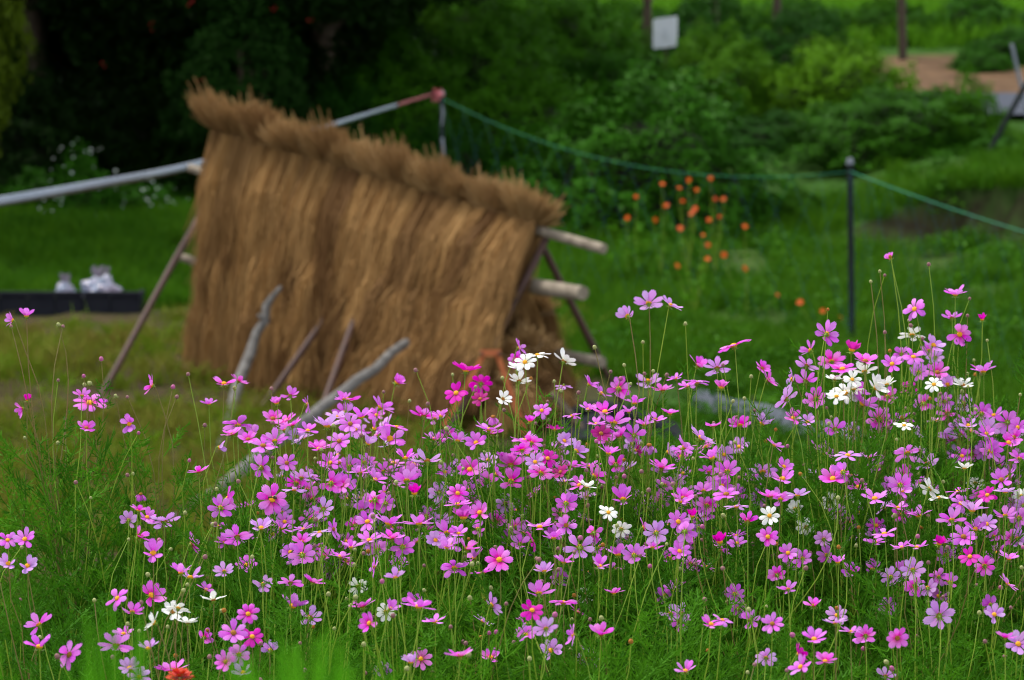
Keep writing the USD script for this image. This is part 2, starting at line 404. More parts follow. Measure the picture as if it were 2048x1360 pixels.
instancer('weeds', [weed_clump(R) for _ in range(3)], 'bush_leaf', p, R.uniform(.5, 1.2, len(p)), R, 'leafy green weeds dotted through the grass on the right plot')
p = scatter(7000, -8, 0.5, 34.9, 47)
instancer('grass', clumps, 'grass_green', p, R.uniform(.5, 1.1, len(p)), R, 'green grass slope behind the black planter on the left')
# rice stubble in rows with regrowth
g = np.array([(i * .27, 13.2 + j * .31) for i in range(-31, 14) for j in range(70)], float) + R.normal(0, .06, (45 * 70, 2))
g = g[(g[:, 1] < 34.4) & ((g[:, 1] < 33.2) | (g[:, 0] > -3.2)) & (g[:, 0] < .3 + (g[:, 1] - 28) * .10 + 1.5 * (g[:, 1] < 24)) & (noise2(g[:, 0], g[:, 1], .8, 41) < .62)]
g = np.c_[g, ground_z(g[:, 0], g[:, 1])]
instancer('rice_stubble', [grass_clump(R, 46, .055, .14, .007, .8) for _ in range(4)], 'grass_stubble', g, R.uniform(.8, 1.9, len(g)), R, 'yellow green regrowth on the cut rice stubble of the field')
p = scatter(900, -8, 2, 13, 34.4, lambda x, d: x < .3 + (d - 28) * .1 + 1.5 * (d < 24))
instancer('grass', [grass_clump(R, 30, .09, .09, .008, 1.2) for _ in range(3)], 'grass_stubble', p, R.uniform(.7, 1.5, len(p)), R, 'low dry and green grass between the rice stubble rows')
p = scatter(3500, -10, 14, 53.5, 62)
instancer('grass', clumps, 'grass_field', p, R.uniform(1.2, 2.2, len(p)), R, 'light green field grass at the top behind the hedge')


# ------------------------------------------------------------------ bushes and trees
CLS = '/World/prototypes'
stage.CreateClassPrim(CLS)


def lump_dirs(rng, n):
    u = unit(rng.normal(size=(n, 3)))
    return u


def bush_mesh(seed, n=9000, leaf=.075, rough=.26, flat_bottom=True):
    """Unit bush: radius 1, base at z = 0, top about 1."""
    rng = np.random.default_rng(seed)
    u = lump_dirs(rng, n)
    u[:, 2] = np.abs(u[:, 2]) if flat_bottom else u[:, 2]
    f = meshkit.fbm(u * 2.6 + seed, 3, seed)
    f2 = meshkit.noise(u * 6.0 + seed, seed + 3) * 1.3 - .15
    rad = (1 - rough / 2 + rough * (f - .5) * 2) * (.74 + .42 * f2)
    depth = np.where(rng.random(n) < .7, rng.uniform(.92, 1.04, n), rng.uniform(.65, .95, n))
    c = u * (rad * depth)[:, None]
    nrm = u * .8 + np.array([0, 0, .9])
    return leaves(c, nrm, leaf, rng, .5, .38)


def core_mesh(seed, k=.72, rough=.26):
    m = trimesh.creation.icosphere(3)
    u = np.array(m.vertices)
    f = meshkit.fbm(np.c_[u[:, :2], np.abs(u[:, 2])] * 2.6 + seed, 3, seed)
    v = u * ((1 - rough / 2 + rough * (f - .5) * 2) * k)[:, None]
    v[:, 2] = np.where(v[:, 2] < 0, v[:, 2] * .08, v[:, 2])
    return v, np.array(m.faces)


def make_bush_proto(name, seed, mat, n, leaf):
    x = UsdGeom.Xform.Define(stage, f'{CLS}/{name}')
    part('foliage', bush_mesh(seed, n, leaf), mat, x.GetPrim())
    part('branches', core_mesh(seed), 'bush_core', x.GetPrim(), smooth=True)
    return f'{CLS}/{name}'


BUSH = {'g': [make_bush_proto(f'bush_green_{i}', 20 + i, 'bush_leaf', 16000, .055) for i in range(3)],
        'w': [make_bush_proto(f'bush_warm_{i}', 40 + i, 'bush_leaf_warm', 15000, .058) for i in range(2)],
        'd': [make_bush_proto(f'bush_deep_{i}', 60 + i, 'bush_leaf_deep', 13000, .058) for i in range(2)],
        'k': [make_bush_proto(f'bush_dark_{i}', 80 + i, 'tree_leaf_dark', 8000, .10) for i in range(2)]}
# centre px, top py, base py, width px, distance, kind, label
bushes = [
    (1270, 172, 455, 600, 40.9, 'd', 'big rounded green shrub behind the orange cosmos'),
    (1790, 172, 350, 470, 43.8, 'g', 'wide green shrub just left of the grey road'),
    (1040, 150, 330, 330, 43.2, 'g', 'green shrub right behind the ribbon tied fence post'),
    (800, 105, 330, 320, 43.6, 'g', 'rounded green shrub above the middle of the straw ridge'),
    (1540, 230, 360, 300, 45.0, 'd', 'yellow green shrub between the big rounded shrub and the shrub by the road'),
    (1690, 92, 230, 330, 46.6, 'w', 'reddish green shrub above the net post'),
    (1440, 75, 220, 300, 47.0, 'w', 'olive shrub right below the white sign'),
    (1230, 100, 230, 280, 46.6, 'g', 'green shrub left of and below the white sign'),
    (1000, 40, 190, 330, 47.2, 'g', 'green shrub higher up the bank above the fence post ribbon'),
    (830, 10, 160, 280, 48.0, 'w', 'olive shrub at the edge of the dark trees'),
    (1150, -20, 120, 330, 49.5, 'g', 'green shrub at the top edge left of the first brown pole'),
    (960, -60, 70, 300, 51.5, 'g', 'green shrub touching the top edge above the straw rack ridge'),
    (1400, 5, 110, 260, 50.6, 'd', 'deep green shrub right behind the white sign'),
    (1600, 30, 130, 260, 50.4, 'd', 'deep green shrub behind the third brown pole'),
    (740, -40, 120, 240, 50.5, 'w', 'olive shrub against the dark tree at the top'),
    (690, 170, 330, 200, 43.0, 'd', 'small deep green shrub behind the straw ridge beside the white tape'),
    (1940, 255, 350, 260, 43.2, 'd', 'low deep green shrub at the foot of the road bank'),
    (890, 250, 390, 220, 41.8, 'd', 'deep green shrub around the foot of the ribbon tied post'),
    (1590, 380, 450, 150, 40.8, 'g', 'small low shrub at the left end of the grassy bank'),
    (1500, 395, 455, 120, 41.2, 'd', 'small dark shrub beside the big rounded shrub'),
    (1960, 100, 185, 140, 51.2, 'd', 'small green shrub on the brown dirt bank'),
    (1925, 165, 330, 190, 43.4, 'g', 'rounded green shrub against the left end of the grey road'),
    (2020, 60, 190, 190, 52.0, 'd', 'green shrub on the right edge above the road'),
]
for i, (cx, ty, by, w, d, k, lab) in enumerate(bushes):
    b = at(cx, by, d); t = at(cx, ty, d)
    gz = float(ground_z(b[0], d)) - .05
    hh = max(.35, t[2] - gz)
    rw = w / FPX * d / 2 * 1.2
    x = copy_of(BUSH[k][i % len(BUSH[k])], '/World', 'shrub', loc=(b[0], d, gz), rz=i * 1.7, scale=(rw, rw * .85, hh * 1.18))
    tag(x, lab, 'shrub', 'shrubs on the bank')
# back hedge along the dirt bank
for i in range(9):
    hx = 1.6 + i * 1.25
    b = np.array([hx, 54.2 + .1 * i])
    x = copy_of(BUSH['d'][i % 2] if i % 3 else BUSH['g'][i % 3], '/World', 'hedge_shrub', loc=(b[0], b[1], float(ground_z(*b)) - .05), rz=i * 2.1, scale=(.95, .8, .72 + .07 * ((i * 5) % 3)))
    ordn = ['first', 'second', 'third', 'fourth', 'fifth', 'sixth', 'seventh', 'eighth', 'ninth'][i]
    tag(x, f'green hedge shrub behind the dirt bank, {ordn} from the left in the hedge row', 'hedge', 'hedge behind the dirt bank')


def crown_mesh(seed, lobes, n, leaf):
    rng = np.random.default_rng(seed)
    mb = MB()
    for (c, r) in lobes:
        u = unit(rng.normal(size=(n, 3)))
        f = meshkit.fbm(u * 2.2 + seed + c[0], 3, seed)
        rad = (.65 + .6 * f) * np.where(rng.random(n) < .7, rng.uniform(.9, 1.05, n), rng.uniform(.5, .9, n))
        p = np.array(c) + u * rad[:, None] * np.array(r)
        mb.add(*leaves(p, u + np.array([0, 0, .5]), leaf, rng))
    return mb.get()


def make_tree_proto(name, seed, mat, n=2600, leaf=.13):
    rng = np.random.default_rng(seed)
    x = UsdGeom.Xform.Define(stage, f'{CLS}/{name}').GetPrim()
    lobes = []
    for k in range(9):
        a = k * 2.4 + seed
        lobes.append(((1.1 * math.cos(a) * rng.uniform(.5, 1.1), 1.1 * math.sin(a) * rng.uniform(.5, 1.1), rng.uniform(1.0, 4.4)), (rng.uniform(.8, 1.2),) * 2 + (rng.uniform(.6, .95),)))
    part('crown', crown_mesh(seed, lobes, n, leaf), mat, x)
    pts = np.array([[0, 0, -.1], [.05, .03, 1.2], [-.04, .08, 2.6], [.1, 0, 4.2]])
    part('trunk', tube(pts, [.16, .12, .09, .03], 9), 'bark', x, smooth=True)
    for (c, r) in lobes[:6]:
        z0 = rng.uniform(1.0, 2.2)
        part('limb', tube(bezier(np.array([0, 0, z0]), np.array([c[0] * .3, c[1] * .3, z0 + .5]), np.array([c[0] * .7, c[1] * .7, c[2] - .4]), np.array(c), 6), np.linspace(.06, .02, 6), 6), 'bark', x, smooth=True)
    return f'{CLS}/{name}'


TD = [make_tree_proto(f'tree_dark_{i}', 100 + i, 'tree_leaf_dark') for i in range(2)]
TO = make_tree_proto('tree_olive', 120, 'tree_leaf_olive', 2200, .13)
trees = [(60, 43.5, TD[0], 1.15, 'dark evergreen tree at the left edge behind the white tape'), (300, 44.2, TD[1], 1.2, 'dark evergreen tree left of the straw rack top'),
         (520, 42.6, TD[0], 1.15, 'dark leafy tree with red blossoms above the rack left end'), (650, 43.6, TD[1], 1.1, 'dark tree at the right end of the dark tree group'),
         (420, 47.0, TD[1], 1.4, 'dark tree standing deeper between two other dark trees'), (150, 47.5, TD[0], 1.4, 'dark tree deeper behind the left dark trees'),
         (640, 48.0, TD[0], 1.4, 'dark tree deeper behind the red blossomed tree'), (-160, 45, TD[1], 1.4, 'dark tree cut by the left edge of the picture'),
         (-20, 39.0, TO, .95, 'olive green tree branch hanging in at the top left corner')]
for i, (px, d, proto, sc, lab) in enumerate(trees):
    b = at(px, 440, d)
    bx = b[0] - (1.0 if proto == TO else 0)
    x = copy_of(proto, '/World', 'tree', loc=(bx, d, float(ground_z(bx, d))), rz=1.3 * i, scale=(sc, sc, sc * (1.6 if proto == TO else 1)))
    tag(x, lab, 'tree', 'trees on the left behind the rack')
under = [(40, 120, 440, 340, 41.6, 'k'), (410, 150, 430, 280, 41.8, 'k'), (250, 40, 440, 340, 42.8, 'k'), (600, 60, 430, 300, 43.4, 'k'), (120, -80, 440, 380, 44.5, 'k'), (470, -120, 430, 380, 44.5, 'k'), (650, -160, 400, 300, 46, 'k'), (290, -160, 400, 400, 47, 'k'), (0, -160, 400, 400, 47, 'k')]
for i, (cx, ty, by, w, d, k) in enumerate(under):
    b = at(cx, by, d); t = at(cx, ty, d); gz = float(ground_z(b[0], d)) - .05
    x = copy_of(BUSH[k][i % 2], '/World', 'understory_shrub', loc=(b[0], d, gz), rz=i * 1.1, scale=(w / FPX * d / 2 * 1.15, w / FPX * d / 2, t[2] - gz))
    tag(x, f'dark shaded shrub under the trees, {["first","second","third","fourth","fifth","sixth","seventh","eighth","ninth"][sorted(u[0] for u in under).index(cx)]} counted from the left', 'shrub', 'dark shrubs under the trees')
# white flowered weeds by the tape
for (cx, ty, by, w, d, lab) in [(165, 285, 440, 170, 40.2, 'green shrub dotted with tiny white flowers under the white tape'), (60, 330, 445, 170, 40.6, 'green weedy shrub at the left edge below the white tape'), (290, 360, 445, 190, 40.5, 'low green shrub beside the rack left end')]:
    b = at(cx, by, d); gz = float(ground_z(b[0], d)) - .05; t = at(cx, ty, d)
    w2, h2 = w / FPX * d / 2, t[2] - gz
    r2 = np.random.default_rng(cx)
    o = thing('shrub', lab, 'shrub', (b[0], d, gz), group='low shrubs under the white tape')
    v, f = bush_mesh(cx, 3500, .13)
    part('foliage', (v * [w2, w2, h2], f), 'bush_leaf_deep', o)
    v, f = core_mesh(cx); part('branches', (v * [w2, w2, h2], f), 'bush_core', o, smooth=True)
    if cx != 60:
        u = unit(r2.normal(size=(40, 3))); u[:, 1] = -np.abs(u[:, 1]); u[:, 2] = np.abs(u[:, 2])
        part('white_flowers', leaves(u * [w2, w2, h2] * 1.05, u, .035, r2, 1.0), 'white_petal_bits', o, kind='stuff')
# red blossoms of the dark tree
r2 = np.random.default_rng(77)
o = thing('camellia_shrub', 'dark shrub with a few red blossoms high above the rack left end', 'shrub', at(480, 300, 41.2) * [1, 1, 0] + [0, 0, float(ground_z(*at(480, 300, 41.2)[:2]))])
o_loc = at(480, 300, 41.2); gz = float(ground_z(o_loc[0], 41.2))
v, f = bush_mesh(91, 5000, .085)
hh = at(480, -40, 41.2)[2] - gz
part('foliage', (v * [.9, .7, hh * .75] + [0, 0, hh * .3], f), 'tree_leaf_glossy', o)
part('trunk', tube(np.array([[0, 0, -.1], [.05, 0, .6], [0, .02, hh * .7]]), [.06, .05, .03], 7), 'bark', o, smooth=True)
for (px, py) in [(305, 55), (548, 15), (205, 130), (385, 4), (622, 36), (400, 160)]:
    c = at(px, py, 40.6) - np.array([o_loc[0], 41.2, gz])
    part('blossom', leaves(c + r2.normal(0, .02, (4, 3)), np.tile([0, -1, .3], (4, 1)), .03, r2, .8), 'red_bits', o)


# ------------------------------------------------------------------ straw rack
def on_ground(px, py, guess=27.0):
    d = guess
    for _ in range(40):
        p = at(px, py, d); gzz = float(ground_z(p[0], d))
        d *= (CAM_Z - gzz) / (CAM_Z - p[2])
    return at(px, py, d)


AL, AR = at(485, 290, 29.9), at(1083, 488, 27.8)
FL, FR = on_ground(200, 795), on_ground(885, 868)
RR = on_ground(1246, 812)
RL = np.array([2 * AL[0] - FL[0], 2 * AL[1] - FL[1], 0]); RL[2] = float(ground_z(RL[0], RL[1]))
axis = unit((AR - AL) * [1, 1, 0]); outw = np.array([axis[1], -axis[0], 0])   # towards the camera and left
if outw[1] > 0: outw = -outw
rack = thing('rice_drying_rack', 'straw drying rack frame of rusty pipes and wooden poles on the stubble field', 'drying rack', (0, 0, 0))


def pole(name, p0, p1, r0, r1, mat, parent, wob=0.01, seed=0, n=9, sides=9):
    rr = np.random.default_rng(seed)
    t = np.linspace(0, 1, n)[:, None]
    pts = p0 * (1 - t) + p1 * t
    pts[1:-1] += rr.normal(0, wob, (n - 2, 3))
    rad = np.linspace(r0, r1, n) * (1 + rr.normal(0, .05, n))
    return part(name, tube(pts, rad, sides), mat, parent, smooth=50)


def ext(p0, p1, a, b):
    d = unit(p1 - p0)
    return p0 - d * a, p1 + d * b


for k, (a, b) in enumerate(((at(478, 286, 31.3), on_ground(206, 786)), (AR + axis * .10 + outw * .10, FR + axis * .14 + outw * .1), (AR, RR), (AL + np.array([0, .5, -.12]), RL))):
    p0, p1 = ext(a, b, .08, .05)
    pole('leg', p0, p1, .027, .027, 'rusty_steel', rack, .002, k)
# ridge pole and side poles
rl = at(430, 280, 30.35); rr_ = at(1208, 498, 27.25)
pole('ridge_pole', rl, rr_, .045, .036, 'weathered_wood', rack, .006, 3)
p2L = AL * .52 + RL * .48; p2R = AR * .70 + RR * .30
e2 = at(1166, 586, 27.1)
pole('side_pole', p2L, e2, .055, .058, 'weathered_wood', rack, .006, 4)
e3 = at(1204, 724, 27.2)
p3L = AL * .25 + RL * .75
pole('side_pole', p3L, e3, .045, .042, 'weathered_wood', rack, .006, 5)
q2L = at(357, 512, 30.57); q2R = q2L + (rr_ - rl) * .62
pole('side_pole', q2L, q2R, .035, .035, 'weathered_wood', rack, .004, 6)
q3L = at(380, 336, 30.5); q3R = q3L + (rr_ - rl) * .5
pole('side_pole', q3L, q3R, .035, .035, 'weathered_wood', rack, .004, 7)



# rice sheaves
def sheaf_strands(rng, n, L, w0, w1, th, curve=.06):
    """Strands hanging from the origin along -z, spread in x, thickness in y."""
    a = rng.normal(0, .45, n).clip(-1.1, 1.1); b = rng.uniform(-1, 1, n)
    top = np.c_[a * w0, b * th * .5, rng.uniform(-.01, .05, n)]
    ln = L * rng.uniform(.72, 1.05, n)
    mid = np.c_[a * (w0 * .35 + w1 * .65), b * th + curve, -ln * .5] + rng.normal(0, .015, (n, 3))
    tip = np.c_[a * w1 * 1.05, b * th * 1.25 + curve * .3, -ln] + np.c_[rng.normal(0, .045, n), rng.normal(0, .035, n), np.zeros(n)]
    return strips(top, mid, tip, rng.uniform(.004, .0085, n), rng, .5)


def butt_strands(rng, n, h, spread, r0=.03):
    a = rng.uniform(0, 2 * np.pi, n); q = np.sqrt(rng.uniform(0, 1, n))
    base = np.c_[np.cos(a) * q * r0, np.sin(a) * q * r0, np.zeros(n)]
    tip = np.c_[np.cos(a) * q * spread, np.sin(a) * q * spread * .9, h * rng.uniform(.5, 1.2, n) * (1 - .25 * q) * np.where(rng.random(n) < .08, 1.3, 1.0)]
    tip += rng.normal(0, .018, (n, 3))
    return strips(base, base * .5 + tip * .5, tip, rng.uniform(.006, .010, n), rng, .9)


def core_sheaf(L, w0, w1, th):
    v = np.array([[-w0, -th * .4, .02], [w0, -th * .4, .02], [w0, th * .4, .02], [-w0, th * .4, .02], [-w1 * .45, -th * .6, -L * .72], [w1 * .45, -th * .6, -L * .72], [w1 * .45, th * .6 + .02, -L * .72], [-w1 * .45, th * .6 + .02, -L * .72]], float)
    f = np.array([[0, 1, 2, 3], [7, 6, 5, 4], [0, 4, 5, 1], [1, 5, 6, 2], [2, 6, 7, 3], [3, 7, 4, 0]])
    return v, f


def ring_mesh(r, minor):
    m = trimesh.creation.torus(r, minor, 16, 6)
    return np.array(m.vertices) * [1.15, .8, 1], np.array(m.faces)


def make_sheaf(name, seed, ridge, lx=0.0, ly=0.0, hb=.27):
    rng = np.random.default_rng(seed)
    x = UsdGeom.Xform.Define(stage, f'{CLS}/{name}').GetPrim()
    part('stalks', sheaf_strands(rng, 460, 1.0, .055, .15, .055), 'straw', x)
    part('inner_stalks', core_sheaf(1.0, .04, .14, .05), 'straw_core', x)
    if ridge:
        v, f = sheaf_strands(rng, 120, .95, .055, .15, .05)
        part('back_stalks', (v * [1, -1, 1] + [0, -.10, 0], f), 'straw', x)
        v, f = butt_strands(rng, 460, hb * 1.1, .19, .06)
        v = v + np.c_[lx * v[:, 2], ly * v[:, 2], 0 * v[:, 2]]
        part('butt_ends', (v + [0, -.045, .03], f), 'straw_butt', x)
    else:
        v, f = butt_strands(rng, 150, .17, .09)
        part('butt_ends', (v + [0, -.02, .02], f), 'straw_butt', x)
    v, f = ring_mesh(.052, .007)
    part('twine', (v + [0, -.02 if ridge else 0, .03], f), 'twine', x, smooth=True)
    return f'{CLS}/{name}'


SR = [make_sheaf(f'ridge_sheaf_{i}', 200 + i, True, (.35, 0, -.35, .3, .1, -.3)[i], (.45, .6, .4, .1, .25, .15)[i], (.20, .25, .20, .235, .265, .225)[i]) for i in range(6)]
SF = [make_sheaf(f'row_sheaf_{i}', 220 + i, False) for i in range(5)]
ORD = ['first', 'second', 'third', 'fourth', 'fifth', 'sixth', 'seventh', 'eighth', 'ninth', 'tenth', 'eleventh', 'twelfth', 'thirteenth', 'fourteenth', 'fifteenth', 'sixteenth', 'seventeenth', 'eighteenth', 'nineteenth', 'twentieth']
ORD += ['twenty-' + o for o in ORD[:9]] + ['thirtieth'] + ['thirty-' + o for o in ORD[:9]] + ['fortieth'] + ['forty-' + o for o in ORD[:9]] + ['fiftieth'] + ['fifty-' + o for o in ORD[:9]] + ['sixtieth'] + ['sixty-' + o for o in ORD[:9]] + ['seventieth'] + ['seventy-' + o for o in ORD[:9]]
RS = np.random.default_rng(5)


def sheaf_matrix(org, down, out, sx, sy, sz):
    z = -unit(down); y = unit(out - z * np.dot(out, z)); x = np.cross(y, z)
    M = np.eye(4); M[:3, 0] = x * sx; M[:3, 1] = y * sy; M[:3, 2] = z * sz; M[:3, 3] = org
    return M


r0, r1 = rl + axis * .10, rl + (rr_ - rl) * .845
NS = 27
for i in range(NS):
    u = i / (NS - 1)
    rp = r0 * (1 - u) + r1 * u + np.array([0, 0, .04])
    ang = math.atan(.10 * (1 - u) ** 1 + .62 * u ** 1.2)
    for row in range(3):
        lean = ang + RS.normal(0, .02)
        down = outw * math.sin(lean) + np.array([0, 0, -math.cos(lean)])
        H = rp[2]
        uu = np.clip((u + (0 if row == 0 else RS.normal(0, .012))), 0, 1)
        drop = [0, .33, .60][row] * H / math.cos(ang) + (RS.normal(0, .05) if row else 0)
        ln = [.54, .45, .42][row] * H * RS.uniform(.82, 1.14)
        off = [.075, .07, .05][row] + RS.normal(0, .008)
        org = rp + down * drop + outw * off + axis * RS.normal(0, .015)
        wob = down + axis * RS.normal(0, .06)
        if row == 0:
            sp = RS.choice([-.35, .0, .38]) * .8
            M = sheaf_matrix(org, wob, outw, 1.05, 1.0, ln)
            Mf = M.copy()
            x = copy_of(SR[1 if i == 0 else i % 3 + 3 * int((i // 3) % 3 == 1)], '/World', 'rice_sheaf', matrix=sheaf_matrix(org, wob, outw, 1.05, 1.0, max(.72, ln) * RS.uniform(.92, 1.1)))
            lab = f'rice sheaf with bushy ends on the rack ridge, {ORD[i]} from the left end'
        else:
            x = copy_of(SF[RS.integers(5)], '/World', 'rice_sheaf', matrix=sheaf_matrix(org, wob, outw, 1.1, 1.0, ln))
            lab = f'rice sheaf in the {"middle" if row == 1 else "lowest"} row of the rack, {ORD[i]} from the left end'
        tag(x, lab, 'rice sheaf', 'rice sheaves hung on the drying rack')
# sheaves on the far-side poles, seen through the open right end
k = 0
for (a, b, ts, nm) in ((p2L, e2, (.10, .2, .3, .4, .5, .6, .68, .75), 'upper'), (p3L, e3, (.1, .2, .3, .4, .5, .6, .68, .76), 'lower')):
    for j, t in enumerate(ts):
        c = a * (1 - t) + b * t
        x = copy_of(SF[k % 5], '/World', 'rice_sheaf', matrix=sheaf_matrix(c + [0, 0, .05], np.array([0, .12, -1.0]), -outw, 1.7, 1.3, .68 if nm == 'upper' else .5))
        tag(x, f'rice sheaf on the {nm} pole of the rack far side, {ORD[j]} from the left', 'rice sheaf', 'rice sheaves hung on the drying rack'); k += 1
for j, (px, py, d, sx) in enumerate(((1085, 622, 28.0, 1.3), (1050, 640, 28.1, 1.3), (1060, 690, 27.5, 1.6), (1015, 705, 27.35, 1.3), (1100, 715, 27.7, 1.4), (1035, 770, 27.2, 1.6), (1085, 770, 27.4, 1.6), (1000, 800, 27.05, 1.4), (1120, 800, 27.6, 1.5))):
    c = at(px, py, d)
    x = copy_of(SF[j % 5], '/World', 'rice_sheaf', matrix=sheaf_matrix(c, np.array([0, .35, -1.0]) - axis * .3, axis, sx, 1.7, max(.3, c[2] * .95)))
    tag(x, f'thick rice sheaf stuffed into the open right end of the rack, {ORD[j]} from the top', 'rice sheaf', 'rice sheaves hung on the drying rack')

# props leaning on the rack
o = thing('leaning_branch', 'crooked grey branch leaning against the straw on the left', 'branch')
pts = [at(562, 574, 28.9), at(546, 592, 28.85), at(533, 612, 28.8), at(531, 642, 28.75), at(514, 664, 28.7), at(503, 700, 28.6), at(478, 762, 28.3), at(460, 830, 27.8), on_ground(440, 915)]
part('branch', tube(np.array(pts), [.016, .024, .032, .036, .034, .042, .044, .045, .05], 9), 'grey_wood', o, smooth=50)
part('knot', tube(np.array([pts[3] + [.0, -.01, .0], pts[3] + [-.05, -.03, .05]]), [.024, .014], 7), 'grey_wood', o, smooth=50)
for nm, pp, lab, mat, rd in (('leaning_pipe', ((642, 648, 28.7), (520, 822)), 'thin brown pipe leaning on the straw beside the crooked branch', 'rusty_steel', .026),
                             ('leaning_pipe', ((708, 640, 28.4), (628, 862)), 'steeper brown pipe leaning on the straw in the middle', 'rusty_steel', .026)):
    a = at(*pp[0]); b = on_ground(*pp[1])
    o = thing(nm, lab, 'pipe')
    part('pipe', tube(*((lambda e: (np.linspace(e[0], e[1], 5), rd))(ext(a, b, .05, .05))), 8), mat, o, smooth=50)
    part('end_cap', tube(np.array([a + unit(a - b) * .045, a + unit(a - b) * .075]), rd * 1.12, 8), mat, o, smooth=50)
o = thing('prop_pole', 'long grey wooden pole slanting from the straw down to the field', 'pole')
a, b = at(812, 686, 27.6), on_ground(345, 1046)
pole('pole', a, b, .034, .046, 'grey_wood', o, .012, 12, 14)
part('pole_end', tube(np.array([b, b + unit(b - a) * .02]), [.047, .044], 9), 'wood_end', o)
# rusty trestle
o = thing('rusty_trestle', 'orange rusty steel trestle standing before the open end of the rack', 'trestle')
tA, tB = at(966, 706, 26.2), at(996, 706, 26.2)


def bar(p0, p1, w, t, facing):
    d = unit(p1 - p0); s = unit(np.cross(d, facing)); n = np.cross(s, d)
    v = [p + sx * s * w / 2 + sn * n * t / 2 for p in (p0, p1) for sx, sn in ((-1, -1), (1, -1), (1, 1), (-1, 1))]
    return np.array(v), np.array([[0, 3, 2, 1], [4, 5, 6, 7], [0, 1, 5, 4], [1, 2, 6, 5], [2, 3, 7, 6], [3, 0, 4, 7]])


camdir = np.array([0, -1, .15])
part('top_plate', bar(tA + [-.02, 0, .0], tB + [.02, 0, .0], .045, .05, camdir), 'orange_rust', o)
for (p0, f) in ((tA, on_ground(858, 905)), (tB, on_ground(1062, 905)), (tB + [-.01, .06, 0], on_ground(1052, 872))):
    m = MB(); m.add(*bar(p0 + [0, -.005, -.02], f, 0.03, .008, camdir)); m.add(*bar(p0 + [.016, .013, -.02], f + [.016, .013, 0], .008, .03, camdir))
    part('leg', m.get(), 'orange_rust', o)
part('bolt', tube(np.array([tA + [-.01, -.05, 0], tA + [-.01, -.03, 0]]), .014, 6), 'rusty_steel', o)
part('bolt', tube(np.array([tB + [.01, -.05, 0], tB + [.01, -.03, 0]]), .014, 6), 'rusty_steel', o)

# ------------------------------------------------------------------ tape, posts, net
pA = on_ground(1705, 694); pA_top = at(1700, 328, pA[1])
pB = at(884, 196, 37.9); pBg = np.array([pB[0], 37.9, float(ground_z(pB[0], 37.9))])
o = thing('net_post', 'thin dark steel post carrying the green net cord on the right plot', 'post')
part('post', tube(np.linspace(pA - [0, 0, .2], pA_top, 6), .026, 8), 'dark_post', o, smooth=50)
part('cap', tube(np.array([pA_top, pA_top + [0, 0, .05]]), [.032, .024], 8), 'grey_plastic', o, smooth=50)
part('hook', tube(np.array([pA_top + [0, 0, -.07], pA_top + [.03, -.03, -.07], pA_top + [.035, -.035, -.04]]), .008, 5), 'dark_post', o, smooth=50)
o = thing('fence_post', 'dark post behind the straw ridge with pink ribbon at its top', 'post')
part('post', tube(np.linspace(pBg - [0, 0, .2], pB + [0, 0, .03], 6), .022, 8), 'dark_post', o, smooth=50)
part('cap', tube(np.array([pB + [0, 0, .03], pB + [0, 0, .07]]), [.028, .02], 8), 'grey_plastic', o, smooth=50)
w = pB + np.array([0, -.03, -.17])
part('tie', tube(np.array([w, w + [.012, -.01, -.08], w + [-.005, -.01, -.2]]) + [0, 0, .1], [.010, .012, .006], 7), 'grey_plastic', o, smooth=50)
part('tie', tube(np.array([w, w + [.015, -.01, -.1], w + [.02, -.01, -.22]]) + [0, 0, -.22], [.014, .010, .007], 7), 'grey_plastic', o, smooth=50)
# white tape: a flat band that twists edge-on towards the post
tp = [at(-260, 436, 26.6), at(0, 403, 28.2), at(205, 367, 29.6), at(410, 325, 31.6), at(650, 255, 34.4), at(770, 218, 36.2), at(868, 188, 37.8)]
tt = np.linspace(0, len(tp) - 1, 60)
from scipy.interpolate import CubicSpline
cs = CubicSpline(np.arange(len(tp)), np.array(tp))
tpts = cs(tt)
tw = np.interp(tt, [0, 3, 5, 6], [0.10, 0.25, .55, .8])
tang = unit(np.gradient(tpts, axis=0))
upv = unit(np.array([0, 0, 1.0]) - tang * tang[:, 2:3])
nrm = np.cross(tang, upv)
wd = upv * np.cos(tw)[:, None] + nrm * np.sin(tw)[:, None]
th = np.cross(tang, wd)
Wd = np.interp(tt, [0, 3, 4, 6], [.088, .072, .06, .055])[:, None]
ring = np.stack([tpts + wd * Wd / 2, tpts + th * .004, tpts - wd * Wd / 2, tpts - th * .004], 1)
nT = len(tpts); v = ring.reshape(-1, 3)
i, j = np.meshgrid(np.arange(nT - 1), np.arange(4), indexing='ij')
tq = np.stack([i * 4 + j, i * 4 + (j + 1) % 4, (i + 1) * 4 + (j + 1) % 4, (i + 1) * 4 + j], -1).reshape(-1, 4)
o = thing('barrier_tape', 'pale white plastic tape stretched behind the straw rack to the left edge', 'tape')
cut = 52
part('tape', (v[:(cut + 1) * 4], tq[tq.max(1) < (cut + 1) * 4]), 'white_tape', o, smooth=True)
part('ribbon_end', (v[cut * 4:] + 0, tq[tq.min(1) >= cut * 4] - cut * 4), 'pink_ribbon', o, smooth=True, label='pink end of the tape near the post')
r2 = np.random.default_rng(4)
part('knot', leaves(tpts[-1] + r2.normal(0, .025, (14, 3)) + [.02, -.03, .0], r2.normal(size=(14, 3)), .085, r2, .6), 'pink_ribbon', o)
# green cord and net


def sag(a, b, s, n=24):
    t = np.linspace(0, 1, n)[:, None]
    return a * (1 - t) + b * t - np.array([0, 0, 1.0]) * (4 * s * t * (1 - t))


